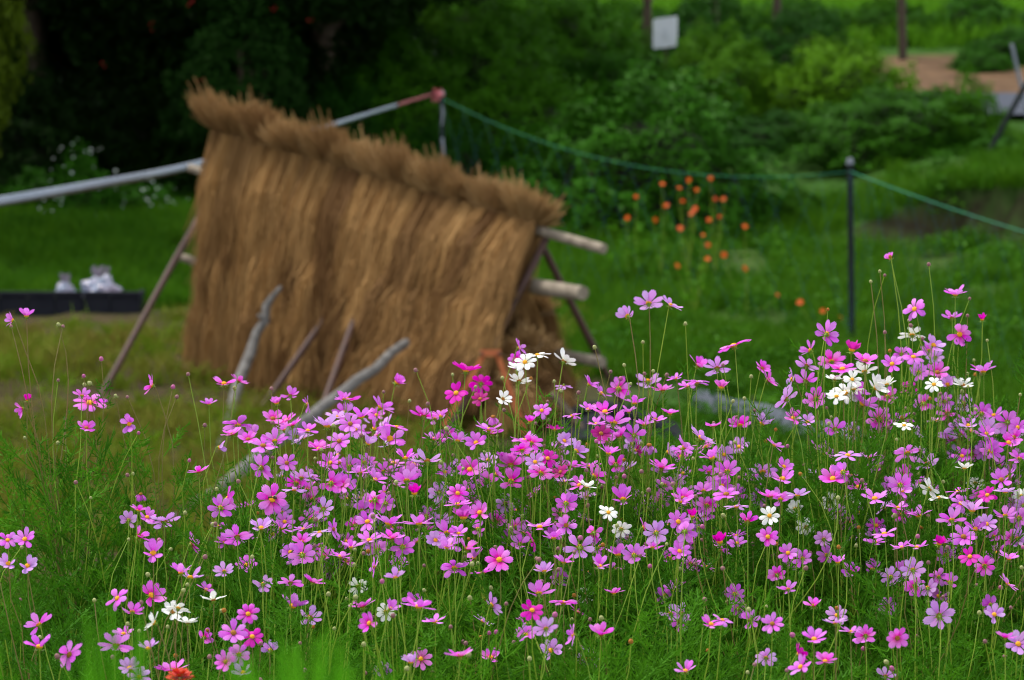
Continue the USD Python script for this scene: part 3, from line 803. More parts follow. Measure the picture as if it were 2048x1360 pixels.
nC = at(2420, 560, 27.0)
c1 = sag(pB + [0, -.03, .0], pA_top + [0, -.03, -.06], .30)
c2 = sag(pA_top + [0, -.03, -.06], nC, .06)
o = thing('garden_net', 'blue garden net hanging from a sagging green cord across the right plot', 'net')
part('cord', tube(c1, .0024, 6), 'green_cord', o, smooth=True)
part('cord', tube(c2, .0042, 6), 'green_cord', o, smooth=True)
rn = np.random.default_rng(9)
for c, bot in ((c1, None), (c2, None)):
    m = MB()
    dense = np.stack([np.interp(np.linspace(0, 1, 17), np.linspace(0, 1, len(c)), c[:, q]) for q in range(3)], 1)
    gz_ = ground_z(dense[:, 0], dense[:, 1]) + .12
    for sgn in (-1, 1):
        for q in range(17):
            e = min(16, max(0, q + sgn * 2))
            bottom = np.array([dense[e, 0], dense[e, 1], gz_[e]])
            m.add(*tube(np.stack([dense[q], (dense[q] + bottom) / 2 + rn.normal(0, .02, 3), bottom]), 0.0011, 3, False))
    part('net_threads', m.get(), 'net_thread', o, kind='stuff')

# ------------------------------------------------------------------ small things in the field and on the bank
# black planter board with bags on it
dP = 34.55
topz = at(0, 584, dP)[2]; x1 = at(276, 584, dP)[0]
o = thing('black_planter', 'long low black plastic planter at the edge of the stubble field', 'planter', (0, 0, 0))
g0 = float(ground_z(x1, dP)) - .05
xa = x1 - 3.0


def box(x0, x1_, y0, y1, z0, z1):
    m = trimesh.creation.box((x1_ - x0, y1 - y0, z1 - z0)); m.apply_translation(((x0 + x1_) / 2, (y0 + y1) / 2, (z0 + z1) / 2)); return np.array(m.vertices), np.array(m.faces)


m = MB()
for q in range(12):
    xq = xa + q * .25
    m.add(*box(xq + .004, xq + .246, dP + .004 * (q % 2), dP + .03, g0, topz - .03))
part('front_board', m.get(), 'black_plastic', o)
part('rim', box(xa, x1 + .01, dP - .015, dP + .06, topz - .032, topz), 'black_plastic', o)
part('end_board', box(x1 - .03, x1 + .006, dP + .034, dP + .55, g0, topz - .034), 'black_plastic', o)
part('soil_bed', box(xa, x1 - .034, dP + .034, dP + .55, g0, topz - .06), 'bush_core', o)
def bag(name, label, px0, px1, pytop, d, knot_h):
    c = at((px0 + px1) / 2, 584, d); ht = at(0, pytop, d)[2] - (topz - .065)
    rr = (px1 - px0) / FPX * d / 2
    o = thing(name, label, 'plastic bag', (c[0], d, topz - .065))
    m = trimesh.creation.icosphere(4)
    v = np.array(m.vertices); v = v * (1 + .8 * (meshkit.fbm(v * 3.2 + px0, 4, 3) - .5))[:, None]
    v[:, 2] = np.where(v[:, 2] < 0, v[:, 2] * .05, v[:, 2])
    hb = ht * (1 - knot_h)
    part('bag', (v * [rr, rr * .8, hb], np.array(m.faces)), 'bag_plastic', o, smooth=60)
    r3 = np.random.default_rng(px0)
    a = r3.uniform(0, 6.28, 26)
    tip = np.c_[np.cos(a) * rr * .45, np.sin(a) * rr * .4, ht * r3.uniform(.85, 1.02, 26)]
    base = np.c_[np.cos(a) * rr * .12, np.sin(a) * rr * .12, np.full(26, hb * .93)]
    part('knot', strips(base, base * .5 + tip * .5 + r3.normal(0, .01, (26, 3)), tip, np.full(26, .018), r3, 1.4), 'bag_knot', o)
bag('tied_bag', 'larger pale tied plastic bag on the black planter', 162, 240, 533, dP + .25, .35)
bag('tied_bag', 'smaller pale plastic bag beside the larger bag on the planter', 110, 150, 547, dP + .25, .4)

# corrugated grey edging and black sheet on the right
e0, e1 = on_ground(1372, 838), on_ground(1740, 935)


def corrugated(a, b, h, n, amp, mat, o, nm):
    t = np.linspace(0, 1, n)
    d = unit((b - a) * [1, 1, 0]); nn = np.array([d[1], -d[0], 0]);
    if nn[1] > 0: nn = -nn
    off = amp * np.sin(t * n * 1.57)[:, None] * nn
    base = a * (1 - t[:, None]) + b * t[:, None] + off
    base[:, 2] = ground_z(base[:, 0], base[:, 1]) - .03
    top = base + np.array([0, 0, h]) - nn * h * .35
    bk = nn * -.006
    v = np.vstack([base, top, top + bk, base + bk]); k = np.arange(n - 1)
    q = np.vstack([np.stack([k, k + 1, k + 1 + n, k + n], 1), np.stack([k + n, k + 1 + n, k + 1 + 2 * n, k + 2 * n], 1), np.stack([k + 2 * n, k + 1 + 2 * n, k + 1 + 3 * n, k + 3 * n], 1)])
    return part(nm, (v, q), mat, o, smooth=40)


o = thing('corrugated_edging', 'grey corrugated plastic edging sheet along the right plot behind the cosmos', 'edging')
corrugated(e0, e0 * .5 + e1 * .5 - [.004, 0, 0], .24, 60, .016, 'grey_plastic', o, 'sheet')
corrugated(e0 * .5 + e1 * .5 + [.004, -.01, 0], e1, .22, 60, .016, 'grey_plastic', o, 'sheet')
for t in (.02, .35, .66, .97):
    b = e0 * (1 - t) + e1 * t + np.array([.05, .12, 0])
    part('stake', tube(np.array([b - [0, 0, .1], b + [0, 0, .26]]), .012, 6), 'brown_pole', o)
o = thing('black_sheet', 'crumpled black plastic sheet on the ground at the foot of the open rack end', 'plastic sheet')
c = on_ground(1240, 890)
gx, gy = np.meshgrid(np.linspace(-.42, .42, 26), np.linspace(-.5, .5, 26), indexing='ij')
gzv = .08 + .26 * meshkit.fbm(np.stack([gx * 4, gy * 4, gx * 0], -1), 3, 2) * np.exp(-(gx ** 2 + gy ** 2) * 5)
v = np.stack([c[0] + gx, c[1] + gy, c[2] + gzv], -1).reshape(-1, 3)
I, J = np.meshgrid(np.arange(25), np.arange(25), indexing='ij')
q = np.stack([I * 26 + J, (I + 1) * 26 + J, (I + 1) * 26 + J + 1, I * 26 + J + 1], -1).reshape(-1, 4)
part('sheet', (v, q), 'black_plastic', o, smooth=50)
part('fold', tube(bezier(c + [-.4, .3, .14], c + [-.1, .2, .3], c + [.1, -.1, .26], c + [.4, -.35, .08], 9), [.03, .05, .06, .06, .05, .05, .05, .04, .03], 8), 'black_plastic', o, smooth=50)
o = thing('ground_pole', 'dark brown pole lying at a slant beside the black sheet', 'pole')
a, b = at(1108, 792, 26.6), on_ground(1205, 905)
part('pole', tube(np.linspace(a, b, 6), .03, 8), 'brown_pole', o, smooth=50)
part('pole_end', tube(np.array([a, a + unit(a - b) * .015]), [.031, .028], 8), 'wood_end', o)

# sign
sd = 49.0
s0, s1 = at(1307, 68, sd + .08), at(1354, 62, sd - .10)
c = (s0 + s1) / 2; hh = 60 / FPX * sd
o = thing('sign', 'small blank looking white sign board above the shrubs', 'sign', (c[0], c[1], c[2]), math.atan2(s1[1] - s0[1], s1[0] - s0[0]))
wd_ = np.linalg.norm(s1 - s0)
from shapely.geometry import box as sbox
mB = trimesh.creation.extrude_polygon(sbox(-wd_ / 2 + .03, -hh / 2 + .03, wd_ / 2 - .03, hh / 2 - .03).buffer(.03), .012)
vb = np.array(mB.vertices); vb = np.c_[vb[:, 0], -vb[:, 2], vb[:, 1]]
slope = (s1[2] - s0[2]) / wd_
vb[:, 2] += vb[:, 0] * slope
part('board', (vb, np.array(mB.faces)[:, ::-1]), 'sign_white', o)
part('print', box(-.03, .035, -.0165, -.0145, -.06, .05), 'sign_grey', o)
gz = float(ground_z(c[0], c[1])) - c[2]
part('post', tube(np.array([[0, .025, gz - .1], [0, .025, hh * .3]]), .012, 8), 'brown_pole', o, smooth=50)
# brown poles at the top
for i, (x0, x1_, yb, d, lab) in enumerate(((1297, 1293, 110, 50.2, 'thick brown pole just left of the white sign'), (1430, 1432, 60, 52, 'brown pole at the top edge right of the white sign'), (1552, 1556, 118, 51.5, 'brown pole in the middle of the three right of the sign'), (1800, 1806, 125, 52.2, 'tall greyish brown pole at the left end of the dirt bank'))):
    b = at(x1_, yb, d); t = at(x0, -140, d); b[2] = float(ground_z(b[0], d)) - .1
    o = thing('brown_pole', lab, 'pole', group='brown poles along the top')
    part('pole', tube(np.linspace(b, t, 5), [.06, .058, .055, .052, .05], 8), 'brown_pole', o, smooth=50)
    part('tie', tube(np.array([b * .45 + t * .55, b * .44 + t * .56 + [0, 0, .03]]), .07, 8), 'rusty_steel', o, smooth=50)
o = thing('leaning_stake', 'pale leaning stake by the road at the right edge', 'stake')
a, b = at(2024, 92, 46.3), at(2046, 190, 46.3)
b2 = b + (b - a) * .5
part('stake', tube(np.linspace(a, b2, 4), .022, 8), 'grey_plastic', o, smooth=50); part('tip', tube(np.array([a, a + unit(a - b) * .03]), [.022, .01], 8), 'grey_plastic', o, smooth=50)
o = thing('leaning_stake', 'long dark leaning stake crossing in front of the road', 'stake')
a, b = at(2052, 168, 42.3), at(1966, 326, 42.3)
part('stake', tube(np.linspace(a, b + (b - a) * .15, 5), .03, 8), 'dark_post', o, smooth=50); part('tip', tube(np.array([a, a + unit(a - b) * .04]), [.03, .015], 8), 'dark_post', o, smooth=50)

# ------------------------------------------------------------------ cosmos flowers
def petal(L, W, elev, curl, az, rng, teeth=True, nx=7, ny=7):
    u = np.linspace(0, 1, nx)[:, None]; s = np.linspace(-1, 1, ny)[None, :]
    prof = np.interp(u[:, 0], [0, .15, .4, .7, .88, 1.0], [.16, .36, .78, 1.0, .93, .70])[:, None]
    y = s * prof * W / 2
    tipcut = (np.array([.17, .02, .10, .0, .10, .02, .17]) if ny == 7 else np.zeros(ny))[None, :] * (u ** 5) * L * rng.uniform(.7, 1.2)
    if not teeth: tipcut = tipcut * .3
    xr = u * L - tipcut - .02 * L * (np.abs(s) ** 2) * u ** 4
    e = elev + curl * u
    r = .004 + np.cumsum(np.vstack([[0], np.diff(u, axis=0)]) * np.cos(e), 0) * L
    zz = np.cumsum(np.vstack([[0], np.diff(u, axis=0)]) * np.sin(e), 0) * L
    k = xr / np.maximum(u * L, 1e-9); k[0] = 1
    X = r * k; Zp = zz * k + (-.05 * np.abs(s) ** 2 + .022 * np.cos(s * 9.4)) * W * prof + .03 * L * rng.normal() * s * u
    P = np.stack([X, y + 0 * X, Zp + 0 * y], -1)
    c, n = math.cos(az), math.sin(az)
    P = P @ np.array([[c, n, 0], [-n, c, 0], [0, 0, 1]])
    uv = np.stack([u + 0 * s, (s * .5 + .5) + 0 * u], -1).reshape(-1, 2)
    i, j = np.meshgrid(np.arange(nx - 1), np.arange(ny - 1), indexing='ij')
    q = np.stack([i * ny + j, (i + 1) * ny + j, (i + 1) * ny + j + 1, i * ny + j + 1], -1).reshape(-1, 4)
    return P.reshape(-1, 3), q, uv


def disc_mesh(seed, r=.0062, h=.0042):
    m = trimesh.creation.icosphere(3)
    v = np.array(m.vertices)
    v = v * [r, r, h] * (1 + .28 * (meshkit.noise(v * 9 + seed, 3) - .3))[:, None]
    return v + [0, 0, .0015], np.array(m.faces)


def calyx_mesh(n=8):
    m = MB()
    m.add(*tube(np.array([[0, 0, -.009], [0, 0, -.005], [0, 0, -.001], [0, 0, .0005]]), [.0013, .0036, .0052, .0040], 8))
    for k in range(n):
        a = k * 2 * np.pi / n + .2
        d = np.array([math.cos(a), math.sin(a), 0]); s = np.array([-d[1], d[0], 0])
        p0, p1, p2 = d * .003 + [0, 0, -.004], d * .009 + [0, 0, -.0062], d * .014 + [0, 0, -.0052]
        m.add([p0 - s * .0012, p0 + s * .0012, p1 + s * .001, p1 - s * .001, p2], [[0, 1, 2], [0, 2, 3], [3, 2, 4]])
    return m.get()


def make_flower(name, seed, mat, n=8, elev=.2, curl=-.1, drop=0, joined=False, ell=.031, wid=.0160, disc='flower_disc', irr=.17):
    rng = np.random.default_rng(seed)
    x = UsdGeom.Xform.Define(stage, f'{CLS}/{name}').GetPrim()
    skip = set(rng.choice(n, drop, replace=False).tolist()) if drop else set()
    mb = MB()
    for k in range(n):
        if k in skip: continue
        el = elev + rng.normal(0, irr) + (.05 if k % 2 else -.05)
        v, q, uv = petal(ell * rng.uniform(.9, 1.07), wid * rng.uniform(.85, 1.15), el, curl + rng.normal(0, .12), k * 2 * np.pi / n + rng.normal(0, .06), rng)
        v = v + [0, 0, .0006 * (k % 3)]
        if joined: mb.add(v, q, uv)
        else: part('petal', (v, q), mat, x, smooth=True, uv=uv)
    if joined: part('petals', mb.get(), mat, x, smooth=True, uv=mb.uvs())
    part('flower_disc', disc_mesh(seed), disc, x, smooth=True)
    part('calyx', calyx_mesh(), 'cosmos_stem', x, smooth=True)
    return f'{CLS}/{name}'


FLW = {}
defs = {'P': 'petal_pink', 'C': 'petal_rose', 'L': 'petal_pale', 'M': 'petal_magenta', 'D': 'petal_crimson', 'W': 'petal_white'}
# shapes: (petals, elevation, curl, missing)
shapes = [(8, .20, -.15, 0), (8, .48, -.1, 0), (8, .68, -.3, 0), (8, .40, -.75, 0), (7, .45, .15, 1), (8, .85, -.3, 2), (8, .25, .35, 1)]
for ck, mt in defs.items():
    for si, (n, el, cu, dr) in enumerate(shapes):
        if ck in 'MDW' and si not in (0, 1, 2, 3): continue
        FLW[ck, si] = make_flower(f'flower_{mt[6:]}_{si}', 300 + si * 7 + ord(ck), mt, n, el, cu, dr, disc='flower_disc' if (si + ord(ck)) % 4 else 'disc_brown')
    if ck in 'PCLW':
        for si in range(2):
            FLW[ck, 'j', si] = make_flower(f'flower_small_{mt[6:]}_{si}', 400 + si + ord(ck), mt, 8, .3, -.2, 0, True)
FLW['cup'] = make_flower('flower_half_open', 500, 'petal_magenta', 8, 1.15, -.2, 0, True, .022, .014)
FLW['cupP'] = make_flower('flower_half_open_pink', 501, 'petal_rose', 8, 1.1, -.2, 0, True, .022, .015)
FLW['droop'] = make_flower('flower_wilted', 502, 'petal_pink', 8, -.6, -1.0, 1, True, .026, .013, 'disc_brown', .3)
FLW['O'] = make_flower('flower_orange', 503, 'petal_orange', 9, .25, -.1, 0, True, .028, .02)

# listed flowers, in six crops of the photo: x y size facing[colour]
CROPS = {'A': (0, 400, 2.924), 'B': (680, 400, 2.924), 'C': (1348, 400, 2.924), 'D': (0, 860, 2.72), 'E': (680, 860, 2.72), 'F': (1348, 860, 2.72)}
LIST = {
 'A': '75,705,95,l 155,680,120,u 525,1190,195,fu,C 480,1145,90,bu 890,1085,120,l 1310,1075,125,fu 1395,1060,110,ru 1222,1195,90,u 160,1170,40,x,M 130,1220,45,ld 505,1335,110,f,C 757,1310,115,fd 1698,1145,105,bu 1795,1195,95,r 1618,1190,55,x 1390,1320,160,bu 1595,1280,120,f 1710,1320,120,u,C 1912,1325,170,u 2010,1165,90,u 2015,1245,120,b 1480,1370,110,f 1660,1345,90,u 1800,1350,110,fu',
 'B': '332,1068,65,xr 42,1170,140,bu 125,1272,155,u 235,1215,150,ur 490,1267,150,bu 590,1265,85,u 735,1000,165,u,M 680,1130,125,f,M 822,1075,120,b,M 820,1165,95,f,D 1047,865,95,r,P 1030,935,60,b 1082,950,120,f,W 1155,910,130,u,W 1048,1060,120,bu,W 952,1165,95,rf,W 1040,985,110,fu,W 1310,945,135,ubr,W 1308,1088,90,d 1180,1232,100,f 1357,1265,95,u 1457,1078,105,ru 1527,1132,115,ru 1630,1105,130,b 1452,1225,80,fu 1550,1240,140,fu,C 1800,1062,145,ub 1682,680,125,lb 1805,605,155,ub 1932,617,125,ru 895,1270,80,d 870,1345,150,u 1112,1295,50,x 1600,1305,190,ub 1845,1285,115,fu 1722,1190,120,u 1888,1115,120,u 1965,1045,85,u 2030,1090,65,u 1500,1310,100,fu 1780,1315,120,u 1255,1345,70,u,M 330,1330,120,u 200,1340,130,ur 60,1310,120,f 1690,1240,90,u 1930,1250,100,u',
 'C': '1645,555,130,u 1408,640,130,lf 1625,690,115,ub 1670,785,130,fd 1265,342,38,xl 1803,700,48,x,M 1393,790,140,ub,W 1517,850,125,f 1400,920,125,f 1275,960,115,f 350,855,175,u 140,970,140,ur 252,985,145,ub 515,985,85,fr,C 893,785,145,rb 797,880,115,lb 1040,880,80,x,M 777,970,135,rub 922,945,145,ub 985,990,140,uf,C 1117,945,145,uf,C 1115,1005,135,ub,W 1042,1050,100,f,W 942,1050,110,u,W 692,1050,120,l 770,1060,135,ub 550,1055,120,r 277,1098,65,xu,C 130,1070,140,u 1180,1100,150,fr,W 1000,1130,150,f,W 1050,1110,120,bu,W 950,1150,110,fu,W 1245,1080,110,u,W 1085,1120,110,ru 1372,1105,60,f,M 1520,1080,85,f,W 1690,1085,115,fu,W 1600,1080,110,f,L 1540,1010,125,f 1810,1005,145,u 657,1165,140,bl 832,1165,130,b 697,1275,85,f,C 1100,1195,195,ru 1200,1280,130,b 1345,1320,90,fu,W 1250,1150,110,b 1460,1190,110,b 1582,1180,100,b 1695,1190,110,b 1600,1250,120,b,C 1800,1250,120,b 1870,1260,110,fu 1950,1300,130,b 387,1320,130,ub 515,1310,140,ru 230,1325,80,u 780,1300,90,f 942,1340,130,b 1460,1345,110,b 1650,1340,110,b 1842,1340,120,b 1530,920,90,b 1330,900,90,b,P 1490,880,80,b 1430,1010,110,b 1720,1320,110,f 2010,1330,100,f',
 'D': '1080,230,115,u,C 765,350,60,d 1235,375,130,r 1200,425,130,b 1480,378,155,f 1422,205,140,rb 1265,25,115,u 1350,52,100,f,C 1432,88,140,fu 1495,62,130,ub 1190,95,65,r 1735,105,115,fu 1845,62,115,f 1600,330,120,u 752,440,95,u 800,475,90,f 700,490,95,b 893,500,155,ub 755,580,120,ur 833,672,145,f 1040,622,120,br 1290,582,150,ub 1420,535,130,fu 1530,537,125,ur 985,778,130,u 1035,805,140,ub 640,917,125,fl 822,900,145,rf 720,990,120,ub 1120,870,100,ur 970,970,120,u,W 1020,1050,100,u,W 840,1050,85,l,W 1160,927,125,u,W 1590,962,165,ru 1350,1002,95,f 1270,1105,140,f 1372,1125,75,f,M 212,1060,145,lub 215,1182,160,u 373,1220,150,dr 672,1110,100,fu 630,1172,170,ub 807,1190,120,u 1228,1262,110,f,C 1300,1222,120,b 1322,1322,115,f,L 705,1297,105,f,L 935,1312,170,u,C 1470,1200,90,b,L 1685,1020,130,b 135,595,115,f 42,600,100,f 45,728,115,f,L 150,740,120,f 1580,832,125,ub 1645,680,135,b 1740,560,110,u 1812,540,100,r 1700,830,120,u 1640,610,110,ub 1690,490,110,b 1760,430,120,b 1560,180,100,f 1800,290,120,b 1860,300,110,f 1640,260,110,ub 1700,380,110,b 1850,690,110,u 1760,690,110,b 1220,770,100,ub,L 940,990,110,f,W 1110,1130,70,b 1430,840,100,b,L 760,1345,110,f,L',
 'E': '270,50,160,f 150,75,120,ur 355,155,130,u 475,172,150,ub 705,217,130,f,C 930,192,150,ub,C 1062,175,95,f 1130,155,85,f,M 1285,115,120,rb 1095,235,130,ub 1302,300,100,fl 1222,282,100,u 1382,250,120,rb 1750,207,140,u 1682,85,90,d 1782,122,100,r 1872,95,120,ur 110,232,120,u 190,270,120,ur 362,277,150,ub 640,345,100,f,C 640,407,130,u 405,345,65,x,M 672,478,115,xu,L 582,562,150,ub 645,565,90,f 430,512,155,u 262,512,155,u 160,602,130,fu 282,592,140,u 342,635,120,b 582,640,130,u 692,650,140,u,C 732,695,120,ul 867,707,135,f,C 622,752,140,ub 190,747,100,l 302,805,115,u 1087,532,150,u 1045,605,75,r,M 1162,590,120,u 1305,640,155,b,L 1217,722,115,u 1412,742,120,fu 1112,770,115,ub 1195,805,85,b 1512,680,140,u 1600,682,120,b 1840,672,90,f 1082,890,150,ub 1215,942,145,u,C 1045,982,80,f,M 825,952,120,rb 125,962,130,u 272,972,110,ur 427,965,165,u 160,1052,100,lf 517,1045,120,u 1420,1112,135,fu 1270,1115,55,l 1012,1115,80,f 1120,1082,115,b,L 1147,1200,120,f 652,1232,150,u 820,1237,95,fu,C 385,1267,120,u,L 230,1312,85,b,L 50,200,110,b 30,300,120,b 510,50,120,u 600,30,110,b 640,60,120,u 740,70,110,f 830,20,110,u 1000,60,130,u 1040,70,120,ub,C 990,110,110,ub,C 900,150,100,u,C 620,215,110,b 570,230,90,f 800,280,110,b 930,280,130,b 540,340,110,b 700,330,110,b 850,240,90,r,C 1250,200,120,u 1200,230,90,fl,D 1220,60,80,f 1190,110,110,b 1520,40,130,u 1600,30,120,b 1460,130,120,u 1610,110,80,r,D 1500,190,120,b 1540,380,150,ub 1650,530,90,r 1720,560,120,b 1840,500,110,f 1870,560,110,b 1230,520,110,f 1380,560,110,b 1460,450,90,f,W 1530,540,80,b,W 1340,310,70,u,W 1850,390,100,ru 1230,400,120,b 900,400,100,b 760,450,110,f 850,500,110,b 120,440,110,b 150,500,120,f 80,520,100,b 60,640,110,u 190,380,120,b 250,400,100,b 980,620,110,b 930,590,110,b 1170,570,100,b 1400,640,110,b 1700,640,110,ub 1790,700,110,b 40,380,110,b 470,470,100,b 750,540,100,b 520,600,100,f 1420,20,70,f,D 1490,890,90,u 1330,900,90,b,W 1770,900,80,b 1800,1000,110,b,L 1850,1040,110,b 100,850,80,b,W 250,990,60,b,W',
 'F': '145,45,150,ur 45,107,110,fu 207,155,140,u 290,227,135,b 545,85,100,ur 482,230,155,ub 597,200,100,fr 590,267,135,fu 262,305,110,f 285,352,135,fu 342,350,110,b 160,332,110,ub 50,372,120,f 340,420,120,u 525,365,130,u 580,378,125,ub 672,357,125,u 865,267,140,f 945,142,135,u 1270,127,140,ub 1377,187,125,ub 1722,115,125,rf 1880,155,110,ub 1780,272,120,f 1802,340,115,u 1705,355,55,f,M 1545,337,115,u 1390,320,110,rb,W 1440,370,100,u,W 1092,375,135,fu 1230,300,125,b 1215,425,115,u 1332,470,130,fb 1510,492,140,ub 1622,440,155,u 1700,512,100,f 1640,540,120,f 1575,582,130,f 1802,467,120,ub 1145,567,130,u 1442,620,60,x,M 1322,640,115,u 510,582,95,f,C 520,467,80,f,W 250,612,70,x,M 100,470,55,x,M 140,532,95,b,L 400,500,120,ub 60,552,120,b 620,867,110,ub 760,957,110,fu,C 202,1057,110,f,C 262,1037,90,u 535,1055,85,f 417,1032,110,b 1215,1132,115,fd 877,1052,120,u,L 762,1140,135,uf 822,1260,115,fu 690,1290,125,lf 675,1222,70,r,M 1042,1120,110,b 960,1100,110,u 1442,1012,150,b,L 62,1312,120,fu 1872,1165,130,f 1802,1132,90,u 892,722,100,u 1822,702,115,u 1300,762,120,b 1312,852,110,b 1722,950,95,b 1742,1005,95,f 330,892,90,b 350,972,90,b 120,450,110,b 180,410,110,b 920,230,120,b 1000,310,100,f 940,300,100,b 1180,310,110,b 1250,250,110,b,C 1560,400,100,f 1540,130,100,b 1620,130,100,b 1820,70,110,f 1750,30,100,b 1850,40,100,f 1700,20,90,f 1100,200,90,b 1060,150,90,u 1240,330,110,f 1900,410,90,b 1870,590,100,b 1740,580,90,b 1690,740,110,b 1480,680,100,b 1560,680,100,b 1610,690,70,f,M 1240,770,110,b 1180,800,90,b 1440,800,90,b 1500,830,100,b 1380,860,90,b 1160,960,90,b 720,530,100,b,W 850,390,90,b,W 960,400,110,b,W 900,470,80,b,W 1080,520,70,b,W 660,430,80,b,W 1580,210,80,u,W 1640,290,80,b,W 1890,360,70,b,W 700,700,100,b 620,670,80,f 560,790,90,b 40,1000,110,b 320,890,80,b,C 1240,640,110,u 1080,760,110,b 960,770,90,b 830,680,80,b 30,660,80,f 90,730,110,b 500,1240,90,b,L 1150,1340,80,b,L',
}
FACE = {'u': (0, 1.0, -.02), 'f': (0, .60, .76), 'b': (0, .35, -.9), 'l': (-.9, .25, .15), 'r': (.9, .25, .15), 'd': (0, -.7, .45)}
RF = np.random.default_rng(42)
flowers = []     # dicts: pos, normal, scale, key


def depth_of(py):
    return float(np.interp(py, [540, 800, 950, 1100, 1360], [9.0, 8.75, 8.3, 7.7, 6.75]))


def to_world(n):
    c, s = math.cos(PITCH), math.sin(PITCH)
    return unit(np.array([n[0], -n[2] * c - n[1] * -s * -1 * -1, n[1] * c + n[2] * s]) if False else np.array([n[0], n[1] * s - n[2] * c, n[1] * c + n[2] * s]))


def add_flower(px, py, size_px, code, col, joined=False, dd=0.0):
    d = depth_of(py) + dd
    key = None
    if 'x' in code:
        key = FLW['cup'] if col == 'M' else FLW['cupP']
        diam = .030; n = np.array([0, 1.0, .2])
    else:
        n = np.zeros(3)
    for ch in code:
        if ch in FACE: n = n + np.array(FACE[ch])
    n = unit(n + RF.normal(0, .13, 3))
    if key is None:
        if code == 'd' and col == 'P':
            key, diam = FLW['droop'], .045; n = np.array([0, .9, .3])
        else:
            diam = .062
            if joined: key = FLW[col if col in 'PCLW' else 'P', 'j', int(RF.integers(2))]
            else:
                opts = (0, 1, 2, 3) if col in 'MDW' else (0, 1, 1, 2, 3, 4, 5, 6)
                if col in 'MD' and 'f' in code: opts = (0,)
                if 'u' in code and 'f' not in code and 'b' not in code: opts = [q for q in opts if q in (1, 2, 3, 5)] or opts
                key = FLW[col, int(RF.choice(opts))]
    sc = float(np.clip(size_px / FPX * d / diam * (1.12 if col not in 'MD' else 1.1), .68, 1.25))
    flowers.append(dict(p=at(px, py, d), n=to_world(n), s=sc, key=key, col='M' if col in 'MD' else 'W' if col == 'W' else 'P', px=px, py=py))


for ck, txt in LIST.items():
    x0, y0, z = CROPS[ck]
    for it in txt.split():
        q = it.split(',')
        col = q[4] if len(q) > 4 else RF.choice(['P', 'P', 'P', 'P', 'P', 'P', 'C', 'C', 'L', 'L'])
        code = q[3]
        size = float(q[2]) / z
        back = code == 'b' and size < 42
        add_flower(x0 + float(q[0]) / z, y0 + float(q[1]) / z, size, code, col, dd=RF.normal(0, .18) + (.55 if back else 0))
# less distinct flowers deeper in the thicket
n_fill = 0
while n_fill < 210:
    px, py = RF.uniform(430, 2040), RF.uniform(830, 1330)
    if RF.random() > np.interp(py, [830, 900, 1050, 1150, 1330], [.5, 1, .9, .2, .03]): continue
    if px < 560 and py < 1000: continue
    if px > 1150 and py < 880 and px < 1650: continue
    if 930 < px < 1180 and py < 900: continue
    add_flower(px, py, RF.uniform(32, 44), RF.choice(['b', 'u', 'f', 'ub', 'ru', 'lu']), RF.choice(['P', 'P', 'P', 'C', 'L']), True, RF.uniform(.35, .9))
    n_fill += 1


# foliage prototypes: feathery thread leaves
def feather_leaf(rng, L):
    """Threads of a twice-cut leaf along +x, base at the origin: arrays p0, p1, p2."""
    A, B, C = [], [], []
    bend = rng.uniform(-.3, .5)
    rach = lambda t: np.array([L * t, 0, L * (.25 * t - bend * t * t * .6)])
    A.append(rach(0)); B.append(rach(.5)); C.append(rach(1.0))
    for t in np.linspace(.28, .95, 6):
        for sd in (-1, 1):
            l = L * (.42 * (1 - .45 * t)) * rng.uniform(.7, 1.2)
            a = rng.uniform(.55, .95)
            d = np.array([math.cos(a), sd * math.sin(a), rng.uniform(-.15, .45)])
            p = rach(t)
            A.append(p); B.append(p + d * l * .55); C.append(p + d * l + [l * .12, 0, .1 * l])
            for q in (.35, .62):
                for s2 in (-1, 1):
                    if rng.random() < .4: continue
                    l2 = l * .42 * rng.uniform(.6, 1.2)
                    a2 = a * sd + s2 * rng.uniform(.4, .8)
                    d2 = np.array([math.cos(a2), math.sin(a2), d[2] + rng.uniform(-.3, .3)])
                    p2 = p + d * l * q
                    A.append(p2); B.append(p2 + d2 * l2 * .5); C.append(p2 + d2 * l2 + [l2 * .1, 0, 0])
    return np.array(A), np.array(B), np.array(C)


